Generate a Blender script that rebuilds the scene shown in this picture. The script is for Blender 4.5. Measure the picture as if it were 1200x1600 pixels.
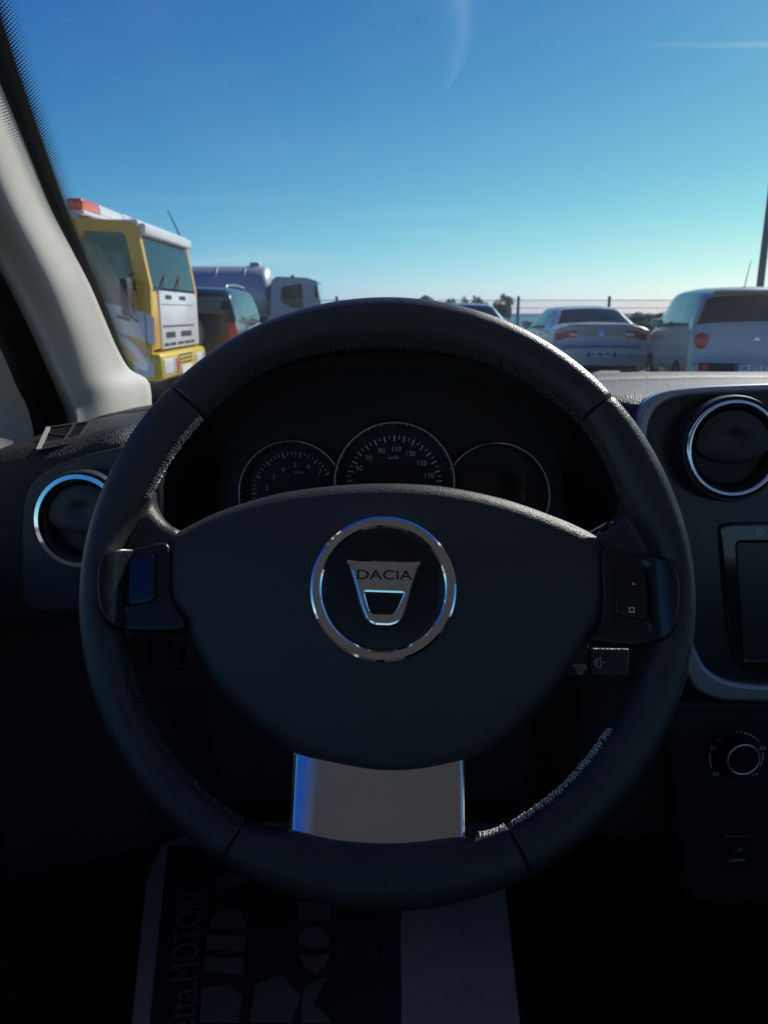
import bpy, bmesh, math, random
from mathutils import Vector, Matrix
random.seed(7)
R = math.radians
for o in list(bpy.data.objects): bpy.data.objects.remove(o)
SC = bpy.context.scene
COL = SC.collection

# ------------------------------------------------------------------ camera
CAM_H, PITCH, F_PX = 1.30, R(14.5), 1202.0
cam_d = bpy.data.cameras.new('camera')
cam_d.sensor_fit = 'VERTICAL'; cam_d.sensor_height = 24; cam_d.sensor_width = 18
cam_d.lens = 24 * F_PX / 1600
cam_d.clip_start = 0.02; cam_d.clip_end = 40000
cam_d.dof.use_dof = True; cam_d.dof.focus_distance = 0.50; cam_d.dof.aperture_fstop = 11.0
cam = bpy.data.objects.new('camera', cam_d); COL.objects.link(cam)
cam.location = (0, 0, CAM_H); cam.rotation_euler = (math.pi/2 - PITCH, 0, 0)
SC.camera = cam
# ------------------------------------------------------------------ sky and sun
SUN_AZ, SUN_EL = R(42), R(36)          # azimuth from straight ahead towards the right
W = bpy.data.worlds.new('World'); SC.world = W; W.use_nodes = True
nt = W.node_tree; nt.nodes.clear()
out = nt.nodes.new('ShaderNodeOutputWorld'); bg = nt.nodes.new('ShaderNodeBackground')
sky = nt.nodes.new('ShaderNodeTexSky'); sky.sky_type = 'NISHITA'; sky.sun_disc = False
sky.sun_elevation = SUN_EL; sky.sun_rotation = SUN_AZ
sky.air_density = 1.0; sky.dust_density = 0.3; sky.ozone_density = 1.5; sky.altitude = 0
# photographic grade of that sky: deeper blue overhead, pale cyan haze at the horizon (a function of the sky's own colour)
def wm(op, a, b):
    n = nt.nodes.new('ShaderNodeMath'); n.operation = op
    for i, v in enumerate((a, b)):
        if hasattr(v, 'node'): nt.links.new(v, n.inputs[i])
        else: n.inputs[i].default_value = v
    return n.outputs[0]
sr = nt.nodes.new('ShaderNodeSeparateColor'); nt.links.new(sky.outputs[0], sr.inputs[0]); cr = nt.nodes.new('ShaderNodeCombineColor')
NRM = 0.075
for i, (src, gain, pw_) in enumerate(((0, 1.13, 1.95), (1, 1.40, 1.53), (1, 1.13, 0.63))):
    v = wm('MINIMUM', wm('MULTIPLY', sr.outputs[src], NRM), 1.6)
    nt.links.new(wm('MULTIPLY', wm('POWER', v, pw_), gain*10), cr.inputs[i])
# thin high cirrus: streaks stretched along the horizon, everywhere round the sky
tc = nt.nodes.new('ShaderNodeTexCoord'); sep = nt.nodes.new('ShaderNodeSeparateXYZ')
nt.links.new(tc.outputs['Generated'], sep.inputs[0])
mp = nt.nodes.new('ShaderNodeMapping'); mp.inputs['Scale'].default_value = (2.2, 2.2, 34)
nt.links.new(tc.outputs['Generated'], mp.inputs[0])
nz = nt.nodes.new('ShaderNodeTexNoise'); nz.inputs['Scale'].default_value = 1.3; nz.inputs['Detail'].default_value = 6
nt.links.new(mp.outputs[0], nz.inputs['Vector'])
rmp = nt.nodes.new('ShaderNodeMapRange'); rmp.inputs[1].default_value = 0.5; rmp.inputs[2].default_value = 0.78
nt.links.new(nz.outputs['Fac'], rmp.inputs[0])
low = nt.nodes.new('ShaderNodeMapRange'); low.inputs[1].default_value = 0.03; low.inputs[2].default_value = 0.15
low.inputs[3].default_value = 0.45; low.inputs[4].default_value = 0.008
nt.links.new(sep.outputs['Z'], low.inputs[0])
mul = nt.nodes.new('ShaderNodeMath'); mul.operation = 'MULTIPLY'
nt.links.new(rmp.outputs[0], mul.inputs[0]); nt.links.new(low.outputs[0], mul.inputs[1])
mxs = nt.nodes.new('ShaderNodeMixRGB'); mxs.inputs[2].default_value = (7.2, 8.8, 8.8, 1)
nt.links.new(cr.outputs[0], mxs.inputs[1])
# one old vapour trail, a long straight streak
az = wm('ARCTAN2', sep.outputs['X'], sep.outputs['Y'])
tz = wm('SUBTRACT', sep.outputs['Z'], wm('ADD', 0.3042, wm('MULTIPLY', az, -0.0916)))
trail = wm('MULTIPLY', wm('EXPONENT', wm('MULTIPLY', wm('MULTIPLY', tz, tz), -150000.0), 0.0), wm('MULTIPLY', wm('MINIMUM', wm('MAXIMUM', wm('MULTIPLY', wm('SUBTRACT', az, 0.27), 6.0), 0.0), 1.0), 0.20))
cov_ = wm('ADD', mul.outputs[0], trail)
nt.links.new(cov_, mxs.inputs[0])
nt.links.new(mxs.outputs[0], bg.inputs[0]); bg.inputs[1].default_value = 0.1
nt.links.new(bg.outputs[0], out.inputs[0])
sun_d = bpy.data.lights.new('sun', 'SUN'); sun_d.energy = 5.0; sun_d.angle = R(0.5); sun_d.color = (1, 0.95, 0.87)
sun = bpy.data.objects.new('sun', sun_d); COL.objects.link(sun)
SDIR = Vector((math.sin(SUN_AZ)*math.cos(SUN_EL), math.cos(SUN_AZ)*math.cos(SUN_EL), math.sin(SUN_EL)))
sun.rotation_euler = SDIR.to_track_quat('Z', 'Y').to_euler(); sun.location = (10, 10, 20)
SC.view_settings.view_transform = 'Standard'; SC.view_settings.look = 'None'
SC.view_settings.exposure = 0.0; SC.view_settings.gamma = 1.0
SC.render.engine = 'CYCLES'
SC.cycles.max_bounces = 8; SC.cycles.transparent_max_bounces = 16

# ------------------------------------------------------------------ measuring helpers
CAMP = Vector((0, 0, CAM_H)); cp, sp = math.cos(PITCH), math.sin(PITCH)
def ray(px, py):
    a, b = (px-600)/F_PX, (800-py)/F_PX
    return Vector((a, cp + b*sp, -sp + b*cp))
def at_y(px, py, Y): d = ray(px, py); return CAMP + d*(Y/d.y)
def at_x(px, py, X): d = ray(px, py); return CAMP + d*(X/d.x)
def at_z(px, py, Z): d = ray(px, py); return CAMP + d*((Z-CAM_H)/d.z)
class Frame:
    """a work plane: origin, X right, Y up along the plane, Z out of it towards the driver"""
    def __init__(s, px, py, Y, tilt=0, yaw=0, o=None):
        s.o = o if o is not None else at_y(px, py, Y)
        s.M = Matrix.Translation(s.o) @ Matrix.Rotation(R(yaw), 4, 'Z') @ Matrix.Rotation(R(90-tilt), 4, 'X')
        s.n = s.M.to_3x3() @ Vector((0, 0, 1)); s.I = s.M.inverted()
    def uv(s, px, py, h=0):
        d = ray(px, py); q = s.o + s.n*h
        t = (q-CAMP).dot(s.n)/d.dot(s.n); p = s.I @ (CAMP + d*t)
        return (p.x, p.y)
    def loop(s, pts, h=0): return [s.uv(x, y, h) for x, y in pts]

# ------------------------------------------------------------------ object helpers
WM = {}
def thing(name, label, cat, loc=(0,0,0), M=None, group=None):
    o = bpy.data.objects.new(name, None); COL.objects.link(o); o.empty_display_size = 0.1
    M = M or Matrix.Translation(loc); o.matrix_world = M; WM[o.name] = M.copy()
    o['label'] = label; o['category'] = cat
    if group: o['group'] = group
    return o
def tag(o, label, cat, group=None):
    o['label'] = label; o['category'] = cat
    if group: o['group'] = group
    return o
def link(name, me, mat, parent=None, M=None, smooth=False, auto=None, kind=None, label=None):
    """me holds coordinates of frame M (world if None); the object is stored relative to its parent"""
    if M is not None: me.transform(M)
    if parent is not None: me.transform(WM[parent.name].inverted())
    o = bpy.data.objects.new(name, me); COL.objects.link(o)
    if parent is not None: o.parent = parent; WM[o.name] = WM[parent.name]
    else: WM[o.name] = Matrix.Identity(4)
    if mat is not None:
        me.materials.clear(); me.materials.append(mat)
    if smooth or auto:
        me.polygons.foreach_set('use_smooth', [True]*len(me.polygons))
        if auto: me.set_sharp_from_angle(angle=R(auto))
    if kind: o['kind'] = kind
    if label: o['label'] = label
    return o
def mesh(verts, faces):
    me = bpy.data.meshes.new('m'); me.from_pydata([tuple(v) for v in verts], [], faces); me.update()
    bm = bmesh.new(); bm.from_mesh(me); bmesh.ops.recalc_face_normals(bm, faces=bm.faces); bm.to_mesh(me); bm.free()
    return me
def from_bm(bm):
    bmesh.ops.recalc_face_normals(bm, faces=bm.faces)
    me = bpy.data.meshes.new('m'); bm.to_mesh(me); bm.free(); return me
def box_bm(bm, c, s, M=None, bev=0, seg=2):
    T = Matrix.Translation(c) @ Matrix.Diagonal((s[0], s[1], s[2], 1))
    if M is not None: T = M @ T
    r = bmesh.ops.create_cube(bm, size=1, matrix=T)
    if bev:
        es = list({e for v in r['verts'] for e in v.link_edges})
        bmesh.ops.bevel(bm, geom=es, offset=bev, segments=seg, affect='EDGES', profile=0.5)
def box(c, s, M=None, bev=0, seg=2):
    bm = bmesh.new(); box_bm(bm, c, s, M, bev, seg); return from_bm(bm)
def box2(a, b, bev=0, seg=2):
    c = [(a[i]+b[i])/2 for i in range(3)]; s = [abs(a[i]-b[i]) for i in range(3)]
    return box(c, s, None, bev, seg)
def grid(P, closed_u=False, closed_v=False):
    n, m = len(P), len(P[0]); V = [p for row in P for p in row]; Fc = []
    for i in range(n if closed_u else n-1):
        for j in range(m if closed_v else m-1):
            a, b = (i+1) % n, (j+1) % m
            Fc.append((i*m+j, i*m+b, a*m+b, a*m+j))
    return V, Fc
def sweep(path, r, sides=10, cap=True):
    """round tube along a path; r one radius or a list"""
    path = [Vector(p) for p in path]; rings = []; n0 = None
    for i, p in enumerate(path):
        t = (path[min(i+1, len(path)-1)] - path[max(i-1, 0)]).normalized()
        if n0 is None: n0 = t.orthogonal().normalized()
        n0 = (n0 - t*n0.dot(t)).normalized(); b = t.cross(n0); rr = r[i] if isinstance(r, (list, tuple)) else r
        rings.append([p + (n0*math.cos(2*math.pi*k/sides) + b*math.sin(2*math.pi*k/sides))*rr for k in range(sides)])
    V, Fc = grid(rings, False, True)
    if cap: Fc += [tuple(range(sides))[::-1], tuple(range(len(V)-sides, len(V)))]
    return V, Fc
def join(parts):
    V, Fc = [], []
    for v, f in parts:
        k = len(V); V += [tuple(q) for q in v]; Fc += [tuple(i+k for i in g) for g in f]
    return V, Fc
def lathe(prof, n=64, a0=0, a1=2*math.pi):
    """profile of (r, h) turned about local Z"""
    full = abs(a1-a0-2*math.pi) < 1e-6; P = []
    for k in range(n if full else n+1):
        a = a0+(a1-a0)*k/n
        P.append([(r*math.cos(a), r*math.sin(a), h) for r, h in prof])
    V, Fc = grid(P, full, False); return V, Fc
def crom(pts, n=6, closed=True):
    pts = [Vector(p) for p in pts]; N = len(pts); res = []
    for i in range(N if closed else N-1):
        g = lambda k: pts[k % N] if closed else pts[max(0, min(N-1, k))]
        p0, p1, p2, p3 = g(i-1), g(i), g(i+1), g(i+2)
        for k in range(n):
            t = k/n
            res.append(0.5*((2*p1) + (p2-p0)*t + (2*p0-5*p1+4*p2-p3)*t*t + (3*p1-p0-3*p2+p3)*t**3))
    if not closed: res.append(pts[-1])
    return [tuple(p) for p in res]
def rounded(pts, r, n=5):
    """polygon with rounded corners; r one radius or one for each corner"""
    res = []; N = len(pts)
    for i in range(N):
        p = Vector(pts[i]); a = Vector(pts[i-1]); b = Vector(pts[(i+1) % N]); rr = r[i] if isinstance(r, (list, tuple)) else r
        da, db = (a-p), (b-p); rr = min(rr, da.length*0.49, db.length*0.49)
        q0, q1 = p+da.normalized()*rr, p+db.normalized()*rr
        for k in range(n+1):
            t = k/n; res.append(tuple(q0*(1-t)**2 + p*2*t*(1-t) + q1*t*t))
    return res
def shape(loops, h0, h1, bevel=0, res=3):
    """flat shape with holes from 2D loops, between heights h0 and h1, edges rounded by bevel (size kept)"""
    cu = bpy.data.curves.new('c', 'CURVE'); cu.dimensions = '2D'; cu.fill_mode = 'BOTH'
    th = (h1-h0)/2; cu.extrude = max(th-bevel, 0); cu.bevel_depth = bevel; cu.bevel_resolution = res; cu.offset = -bevel
    for lp in loops:
        s = cu.splines.new('POLY'); s.points.add(len(lp)-1); s.use_cyclic_u = True
        for i, p in enumerate(lp): s.points[i].co = (p[0], p[1], 0, 1)
    o = bpy.data.objects.new('c', cu); COL.objects.link(o)
    dg = bpy.context.evaluated_depsgraph_get(); dg.update()
    me = bpy.data.meshes.new_from_object(o.evaluated_get(dg)); bpy.data.objects.remove(o); bpy.data.curves.remove(cu)
    me.transform(Matrix.Translation((0, 0, (h0+h1)/2))); return me
def text(s, size, depth=0.0004, M=None, align='CENTER', bevel=0, sx=1.0):
    cu = bpy.data.curves.new('t', 'FONT'); cu.body = s; cu.size = size; cu.extrude = depth; cu.align_x = align; cu.align_y = 'CENTER'
    cu.bevel_depth = bevel; cu.resolution_u = 3
    o = bpy.data.objects.new('t', cu); COL.objects.link(o)
    dg = bpy.context.evaluated_depsgraph_get(); dg.update()
    me = bpy.data.meshes.new_from_object(o.evaluated_get(dg)); bpy.data.objects.remove(o); bpy.data.curves.remove(cu)
    me.transform(Matrix.Diagonal((sx, 1, 1, 1)))
    if M is not None: me.transform(M)
    return me
def inset(loop, d):
    n = len(loop); A = sum(loop[i][0]*loop[(i+1) % n][1]-loop[(i+1) % n][0]*loop[i][1] for i in range(n)); s = 1 if A > 0 else -1; r = []
    for i in range(n):
        t = Vector(loop[(i+1) % n]) - Vector(loop[i-1])
        t = t.normalized() if t.length > 1e-9 else Vector((1, 0))
        r.append((loop[i][0] - s*t.y*d, loop[i][1] + s*t.x*d))
    return r
def pillow(loop, h0, h1, bevel, dome=0, steps=6, rings=10, centre=None, pw=2.0):
    """rounded-edge pad: walls from h0, edge round, top domed towards its centre (loop star-shaped)"""
    P = [[(x, y, h0) for x, y in loop]]
    for k in range(steps+1):
        a = k/steps*math.pi/2; q = inset(loop, bevel*(1-math.cos(a)))
        P.append([(x, y, h1-bevel+bevel*math.sin(a)) for x, y in q])
    last = P[-1]; cx = sum(p[0] for p in last)/len(last); cy = sum(p[1] for p in last)/len(last)
    if centre: cx, cy = centre
    for k in range(1, rings+1):
        s = 1-k/rings; s = max(s, 0.004)
        P.append([(cx+(p[0]-cx)*s, cy+(p[1]-cy)*s, h1+dome*(1-s**pw)) for p in last])
    V, Fc = grid(P, False, True); Fc.append(tuple(range(len(V)-len(loop), len(V))))
    return mesh(V, Fc)
def circle(cx, cy, r, n=48, a0=0, a1=2*math.pi):
    full = abs(a1-a0-2*math.pi) < 1e-6
    return [(cx+r*math.cos(a0+(a1-a0)*k/n), cy+r*math.sin(a0+(a1-a0)*k/n)) for k in range(n if full else n+1)]
def arc_band(r0, r1, a0, a1, n=16):
    return circle(0, 0, r1, n, a0, a1) + circle(0, 0, r0, n, a1, a0)

# ------------------------------------------------------------------ materials
MATS = {}
def mat(name, col, rough=0.5, metal=0, bump=0, scale=200, spec=0.5, coat=0, var=0, vscale=6, dist=0.001, voro=False, sheen=0, rvar=0):
    if name in MATS: return MATS[name]
    m = bpy.data.materials.new(name); m.use_nodes = True; t = m.node_tree; b = t.nodes['Principled BSDF']
    b.inputs['Base Color'].default_value = (*col, 1); b.inputs['Roughness'].default_value = rough; b.inputs['Metallic'].default_value = metal
    b.inputs['Specular IOR Level'].default_value = spec; b.inputs['Coat Weight'].default_value = coat; b.inputs['Coat Roughness'].default_value = 0.05
    b.inputs['Sheen Weight'].default_value = sheen
    tc = t.nodes.new('ShaderNodeTexCoord')
    if var or rvar:
        n = t.nodes.new('ShaderNodeTexNoise'); n.inputs['Scale'].default_value = vscale; n.inputs['Detail'].default_value = 8
        t.links.new(tc.outputs['Object'], n.inputs['Vector'])
        if var:
            r = t.nodes.new('ShaderNodeMapRange'); r.inputs[1].default_value = 0.3; r.inputs[2].default_value = 0.7
            r.inputs[3].default_value = 1-var; r.inputs[4].default_value = 1+var
            t.links.new(n.outputs['Fac'], r.inputs[0]); mx = t.nodes.new('ShaderNodeVectorMath'); mx.operation = 'SCALE'
            mx.inputs[0].default_value = col; t.links.new(r.outputs[0], mx.inputs['Scale']); t.links.new(mx.outputs[0], b.inputs['Base Color'])
        if rvar:
            r = t.nodes.new('ShaderNodeMapRange'); r.inputs[1].default_value = 0.3; r.inputs[2].default_value = 0.7
            r.inputs[3].default_value = max(rough-rvar, 0); r.inputs[4].default_value = rough+rvar
            t.links.new(n.outputs['Fac'], r.inputs[0]); t.links.new(r.outputs[0], b.inputs['Roughness'])
    if bump:
        if voro:
            n2 = t.nodes.new('ShaderNodeTexVoronoi'); n2.inputs['Scale'].default_value = scale; o = n2.outputs['Distance']
        else:
            n2 = t.nodes.new('ShaderNodeTexNoise'); n2.inputs['Scale'].default_value = scale; n2.inputs['Detail'].default_value = 4; o = n2.outputs['Fac']
        t.links.new(tc.outputs['Object'], n2.inputs['Vector'])
        bp = t.nodes.new('ShaderNodeBump'); bp.inputs['Strength'].default_value = bump; bp.inputs['Distance'].default_value = dist
        t.links.new(o, bp.inputs['Height']); t.links.new(bp.outputs[0], b.inputs['Normal'])
    MATS[name] = m; return m
def glass(name, tint, refl=1.0, dirt=0.0, rough=0.0):
    if name in MATS: return MATS[name]
    m = bpy.data.materials.new(name); m.use_nodes = True; t = m.node_tree; t.nodes.clear()
    o = t.nodes.new('ShaderNodeOutputMaterial'); tr = t.nodes.new('ShaderNodeBsdfTransparent'); tr.inputs[0].default_value = (*tint, 1)
    gl = t.nodes.new('ShaderNodeBsdfGlossy'); gl.inputs['Roughness'].default_value = rough; gl.inputs[0].default_value = (refl, refl, refl, 1)
    fr = t.nodes.new('ShaderNodeFresnel'); fr.inputs[0].default_value = 1.45
    mx = t.nodes.new('ShaderNodeMixShader'); t.links.new(fr.outputs[0], mx.inputs[0]); t.links.new(tr.outputs[0], mx.inputs[1]); t.links.new(gl.outputs[0], mx.inputs[2])
    last = mx.outputs[0]
    if dirt:
        tc = t.nodes.new('ShaderNodeTexCoord'); mp = t.nodes.new('ShaderNodeMapping'); mp.inputs['Scale'].default_value = (5, 3, 3); mp.inputs['Location'].default_value = (3.7, 1.9, 0.4)
        n = t.nodes.new('ShaderNodeTexNoise'); n.inputs['Scale'].default_value = 1.6; n.inputs['Detail'].default_value = 7
        t.links.new(tc.outputs['Object'], mp.inputs[0]); t.links.new(mp.outputs[0], n.inputs['Vector'])
        r = t.nodes.new('ShaderNodeMapRange'); r.inputs[1].default_value = 0.42; r.inputs[2].default_value = 0.8; r.inputs[3].default_value = dirt*0.35; r.inputs[4].default_value = dirt*1.3
        t.links.new(n.outputs['Fac'], r.inputs[0])
        n3 = t.nodes.new('ShaderNodeTexNoise'); n3.inputs['Scale'].default_value = 130; n3.inputs['Detail'].default_value = 3; t.links.new(tc.outputs['Object'], n3.inputs['Vector'])
        r3 = t.nodes.new('ShaderNodeMapRange'); r3.inputs[1].default_value = 0.66; r3.inputs[2].default_value = 0.78; r3.inputs[3].default_value = 0; r3.inputs[4].default_value = dirt*1.6; t.links.new(n3.outputs['Fac'], r3.inputs[0])
        ad = t.nodes.new('ShaderNodeMath'); ad.operation = 'ADD'; t.links.new(r.outputs[0], ad.inputs[0]); t.links.new(r3.outputs[0], ad.inputs[1]); r = ad
        tl = t.nodes.new('ShaderNodeBsdfTranslucent'); tl.inputs[0].default_value = (0.8, 0.8, 0.78, 1)
        m2 = t.nodes.new('ShaderNodeMixShader'); t.links.new(r.outputs[0], m2.inputs[0]); t.links.new(last, m2.inputs[1]); t.links.new(tl.outputs[0], m2.inputs[2]); last = m2.outputs[0]
    t.links.new(last, o.inputs[0]); MATS[name] = m; return m

leather = mat('leather', (0.034, 0.035, 0.037), 0.38, bump=0.42, scale=1000, dist=0.0006, voro=True, rvar=0.12, vscale=22)
grain = mat('grained_plastic', (0.036, 0.038, 0.042), 0.44, bump=0.45, scale=1000, dist=0.0007, voro=True, rvar=0.05, vscale=20)
padgrain = mat('dash_grain', (0.020, 0.020, 0.021), 0.50, bump=0.8, scale=720, dist=0.0009, voro=True)
softblack = mat('soft_black_plastic', (0.022, 0.023, 0.025), 0.5, bump=0.15, scale=600, dist=0.0006)
gloss = mat('piano_black', (0.008, 0.008, 0.010), 0.09, coat=0.4)
satin = mat('satin_black', (0.012, 0.012, 0.014), 0.3)
chrome = mat('chrome', (0.92, 0.92, 0.93), 0.06, 1.0)
dchrome = mat('dark_chrome', (0.60, 0.61, 0.63), 0.14, 1.0)
silver = mat('satin_silver', (0.86, 0.86, 0.87), 0.19, 1.0, rvar=0.05, vscale=60, bump=0.03, scale=900, dist=0.0003)
frame_m = mat('grey_trim', (0.38, 0.39, 0.41), 0.34, 0.6, bump=0.04, scale=900, dist=0.0003)
panel_m = mat('console_panel', (0.02, 0.022, 0.027), 0.26, bump=0.05, scale=700, dist=0.0004)
thread_lit = mat('thread_lit', (0.70, 0.69, 0.62), 0.7)  # stitching colour brightened to imitate sun on these stretches
thread_shade = mat('thread_shaded', (0.075, 0.075, 0.072), 0.7)  # the same thread, colour darkened to imitate shade
beige = mat('pillar_trim', (0.52, 0.51, 0.46), 0.6, bump=0.25, scale=500, dist=0.0008, var=0.04)
liner = mat('headliner', (0.80, 0.79, 0.77), 0.9, bump=0.3, scale=300)
carpet = mat('carpet', (0.012, 0.012, 0.014), 0.95, bump=0.6, scale=400)
mark = mat('white_marking', (0.6, 0.6, 0.6), 0.6)
mark_d = mat('grey_marking', (0.75, 0.76, 0.77), 0.6)
paper = mat('paper', (0.80, 0.74, 0.67), 0.85, bump=0.5, scale=25, dist=0.01, var=0.05)
ink = mat('dark_ink', (0.06, 0.06, 0.075), 0.8)
ink2 = mat('grey_ink', (0.34, 0.31, 0.29), 0.8)
rubber = mat('rubber', (0.02, 0.02, 0.02), 0.8)


# =================================================================== THE PLACE OUTSIDE
asphalt = mat('concrete', (0.30, 0.29, 0.27), 0.9, bump=0.4, scale=60, dist=0.01, var=0.25, vscale=0.6)
scrub = mat('dry_ground', (0.10, 0.095, 0.055), 0.95, bump=0.6, scale=3, dist=0.1, var=0.35, vscale=0.3)
seam_ = mat('sea_water', (0.012, 0.075, 0.19), 0.35, bump=0.5, scale=0.4, dist=0.2)
g = link('car_park', mesh([(-60,-30,0),(60,-30,0),(60,26,0),(-60,26,0)], [(0,1,2,3)]), asphalt); g['kind'] = 'structure'
P = []
for i, y in enumerate([26, 40, 55, 68, 74, 80, 95, 140]):
    z = [0, -0.05, 0.05, 0, -0.3, -2.0, -8, -14][i]
    P.append([(x, y, z - 0.012 + (random.uniform(-0.1, 0.1) if 1 < i < 5 else 0)) for x in range(-300, 301, 12)])
V, Fc = grid(P); g = link('coastal_land', mesh(V, Fc), scrub, smooth=True); g['kind'] = 'structure'
g = link('sea', mesh([(-20000,130,-12),(20000,130,-12),(20000,26000,-12),(-20000,26000,-12)], [(0,1,2,3)]), seam_); g['kind'] = 'structure'
big = mesh([(-2000,-2000,-0.03),(2000,-2000,-0.03),(2000,60,-0.35),(-2000,60,-0.35)], [(0,1,2,3)])
g = link('ground', big, scrub); g['kind'] = 'structure'

# ---------------------------------------------------------------- foliage
leafm = mat('leaves', (0.11, 0.13, 0.085), 0.75, var=0.4, vscale=1.5)
leafg = mat('hedge_leaves', (0.07, 0.085, 0.05), 0.75, var=0.4, vscale=3)
bark = mat('bark', (0.09, 0.07, 0.05), 0.9, bump=0.6, scale=20)
def leaves(clumps, n, size):
    V, Fc = [], []
    for (c, rx, rz) in clumps:
        for _ in range(n):
            while True:
                d = Vector((random.uniform(-1,1), random.uniform(-1,1), random.uniform(-1,1)))
                if 0.05 < d.length < 1: break
            d = d*(0.55+0.45*d.length)
            p = Vector(c) + Vector((d.x*rx, d.y*rx, d.z*rz)); s = size*random.uniform(0.6, 1.4)
            a = Vector((random.uniform(-1,1), random.uniform(-1,1), random.uniform(-1,1))).normalized(); b = a.orthogonal().normalized()
            k = len(V); V += [p-a*s, p+b*s*0.5, p+a*s, p-b*s*0.5]; Fc.append((k, k+1, k+2, k+3))
    me = bpy.data.meshes.new('m'); me.from_pydata([tuple(v) for v in V], [], Fc); return me
def tree(name, label, base, h, rad, group, nclump=22, n=200, lean=0.0, m=leafm):
    t = thing(name, label, 'tree', base, group=group); b = Vector(base); paths = []
    top = b + Vector((lean, 0, h*0.55)); tr = [b, b+Vector((lean*0.3, 0.02, h*0.25)), top]
    paths.append(sweep(tr, [h*0.035, h*0.027, h*0.016], 8)); cl = []
    for k in range(nclump):
        a = random.uniform(0, 6.28); rr = rad*math.sqrt(random.uniform(0.0, 1))*0.8
        zc = h*(0.36 + 0.54*random.random()*(1-rr/rad*0.5)); c = b + Vector((lean+rr*math.cos(a), rr*math.sin(a), zc))
        cl.append((c, rad*random.uniform(0.24, 0.42), h*random.uniform(0.08, 0.14)))
        if k % 2 == 0: paths.append(sweep([top - Vector((0,0,h*0.12)), (top+c)/2 - Vector((0,0,h*0.04)), c], [h*0.014, h*0.009, h*0.004], 5))
    V, Fc = join(paths); link('trunk', mesh(V, Fc), bark, t, smooth=True)
    link('crown', leaves(cl, n, rad*0.075), m, t)
    return t
G_T = 'trees beyond the fence'
for px, topy, wpx, Y, lab in [(668, 456, 38, 66, 'dark rounded tree standing apart from the tree row beyond the fence'),
                              (704, 464, 22, 70, 'lowest small tree in the row beyond the fence'),
                              (726, 461, 26, 67, 'small tree between the lowest tree and the taller tree of the row'),
                              (746, 457, 24, 68, 'slim tree in the middle of the row beyond the fence'),
                              (767, 464, 22, 64, 'low bushy tree next to the largest tree of the row'),
                              (789, 460, 32, 60, 'largest dark tree of the row next to the fence post')]:
    q = at_y(px, topy, Y); tree('tree', lab, (q.x, Y, 0), q.z+0.25, wpx/2*Y/F_PX, G_T)
def bush(name, label, c, rx, h, n=260, group=None):
    t = thing(name, label, 'bush', (c[0], c[1], 0), group=group)
    link('stems', mesh(*join([sweep([(c[0], c[1], 0), (c[0]+0.3*rx*math.cos(k), c[1]+0.3*rx*math.sin(k), h*0.6)], [0.03, 0.012], 5) for k in range(5)])), bark, t)
    cl = [(Vector((c[0]+random.uniform(-rx, rx)*0.75, c[1]+random.uniform(-0.5, 0.5), h*random.uniform(0.25, 0.82))), rx*0.34, h*0.2) for _ in range(14)]
    link('foliage', leaves(cl, n, 0.07), leafg, t)
q = at_y(842, 500, 27); bush('bush', 'dark low bush behind the fence beside the silver saloon', (q.x, 27), 0.55, q.z)
for px, py, Y, rx, lab in [(1012, 484, 30, 0.75, 'dense dark bush behind the fence between saloon and grey people carrier'),
                           (1040, 486, 31, 0.8, 'dark bush half behind the grey people carrier'),
                           (985, 492, 33, 0.7, 'lower dark bush behind the roof of the silver saloon')]:
    q = at_y(px, py, Y); bush('bush', lab, (q.x, Y), rx, q.z)

# ---------------------------------------------------------------- fence
galv = mat('green_steel', (0.22, 0.26, 0.25), 0.5, 0.3)
FY = 21.0; H_F = at_y(810, 467, FY).z
x0 = at_y(810, 470, FY).x; step = at_y(952, 470, FY).x - x0
fe = thing('mesh_fence', 'green welded mesh fence with square posts behind the parked cars', 'fence', (x0, FY, 0))
pm = None
for k in range(-6, 7):
    link('post', box2((x0+k*step-0.035, FY-0.035, 0), (x0+k*step+0.035, FY+0.035, H_F+0.07), 0.006), galv, fe)
    if k == 6: break
    bm = bmesh.new(); xa, xb = x0+k*step+0.04, x0+(k+1)*step-0.04
    n = 40
    for i in range(n+1): box_bm(bm, (xa+(xb-xa)*i/n, FY, H_F/2+0.02), (0.008, 0.008, H_F-0.06))
    for j in range(9): box_bm(bm, (step/2+x0+k*step, FY-0.006, 0.08+(H_F-0.12)*j/8), (xb-xa, 0.008, 0.014))
    link('mesh_panel', from_bm(bm), galv, fe)
# ---------------------------------------------------------------- lamp post
LY = 24.0; q = at_y(1187, 452, LY)
lp = thing('lamp_post', 'tall tapered grey street lamp post rising behind the people carrier', 'lamp post', (q.x, LY, 0))
polem = mat('grey_pole', (0.16, 0.17, 0.17), 0.6, 0.2)
V, Fc = lathe([(0.0, 0), (0.16, 0), (0.13, 0.3), (0.115, 1), (0.07, 9), (0, 9)], 20); link('pole', mesh(V, Fc), polem, lp, Matrix.Translation((q.x, LY, 0)), auto=40)
V, Fc = sweep([(q.x, LY, 8.9), (q.x+0.2, LY, 9.25), (q.x+1.1, LY, 9.4)], [0.05, 0.045, 0.04], 10); link('arm', mesh(V, Fc), polem, lp, smooth=True)
link('lamp_head', box((q.x+1.35, LY, 9.4), (0.6, 0.24, 0.12), None, 0.04), polem, lp, auto=40)

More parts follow.
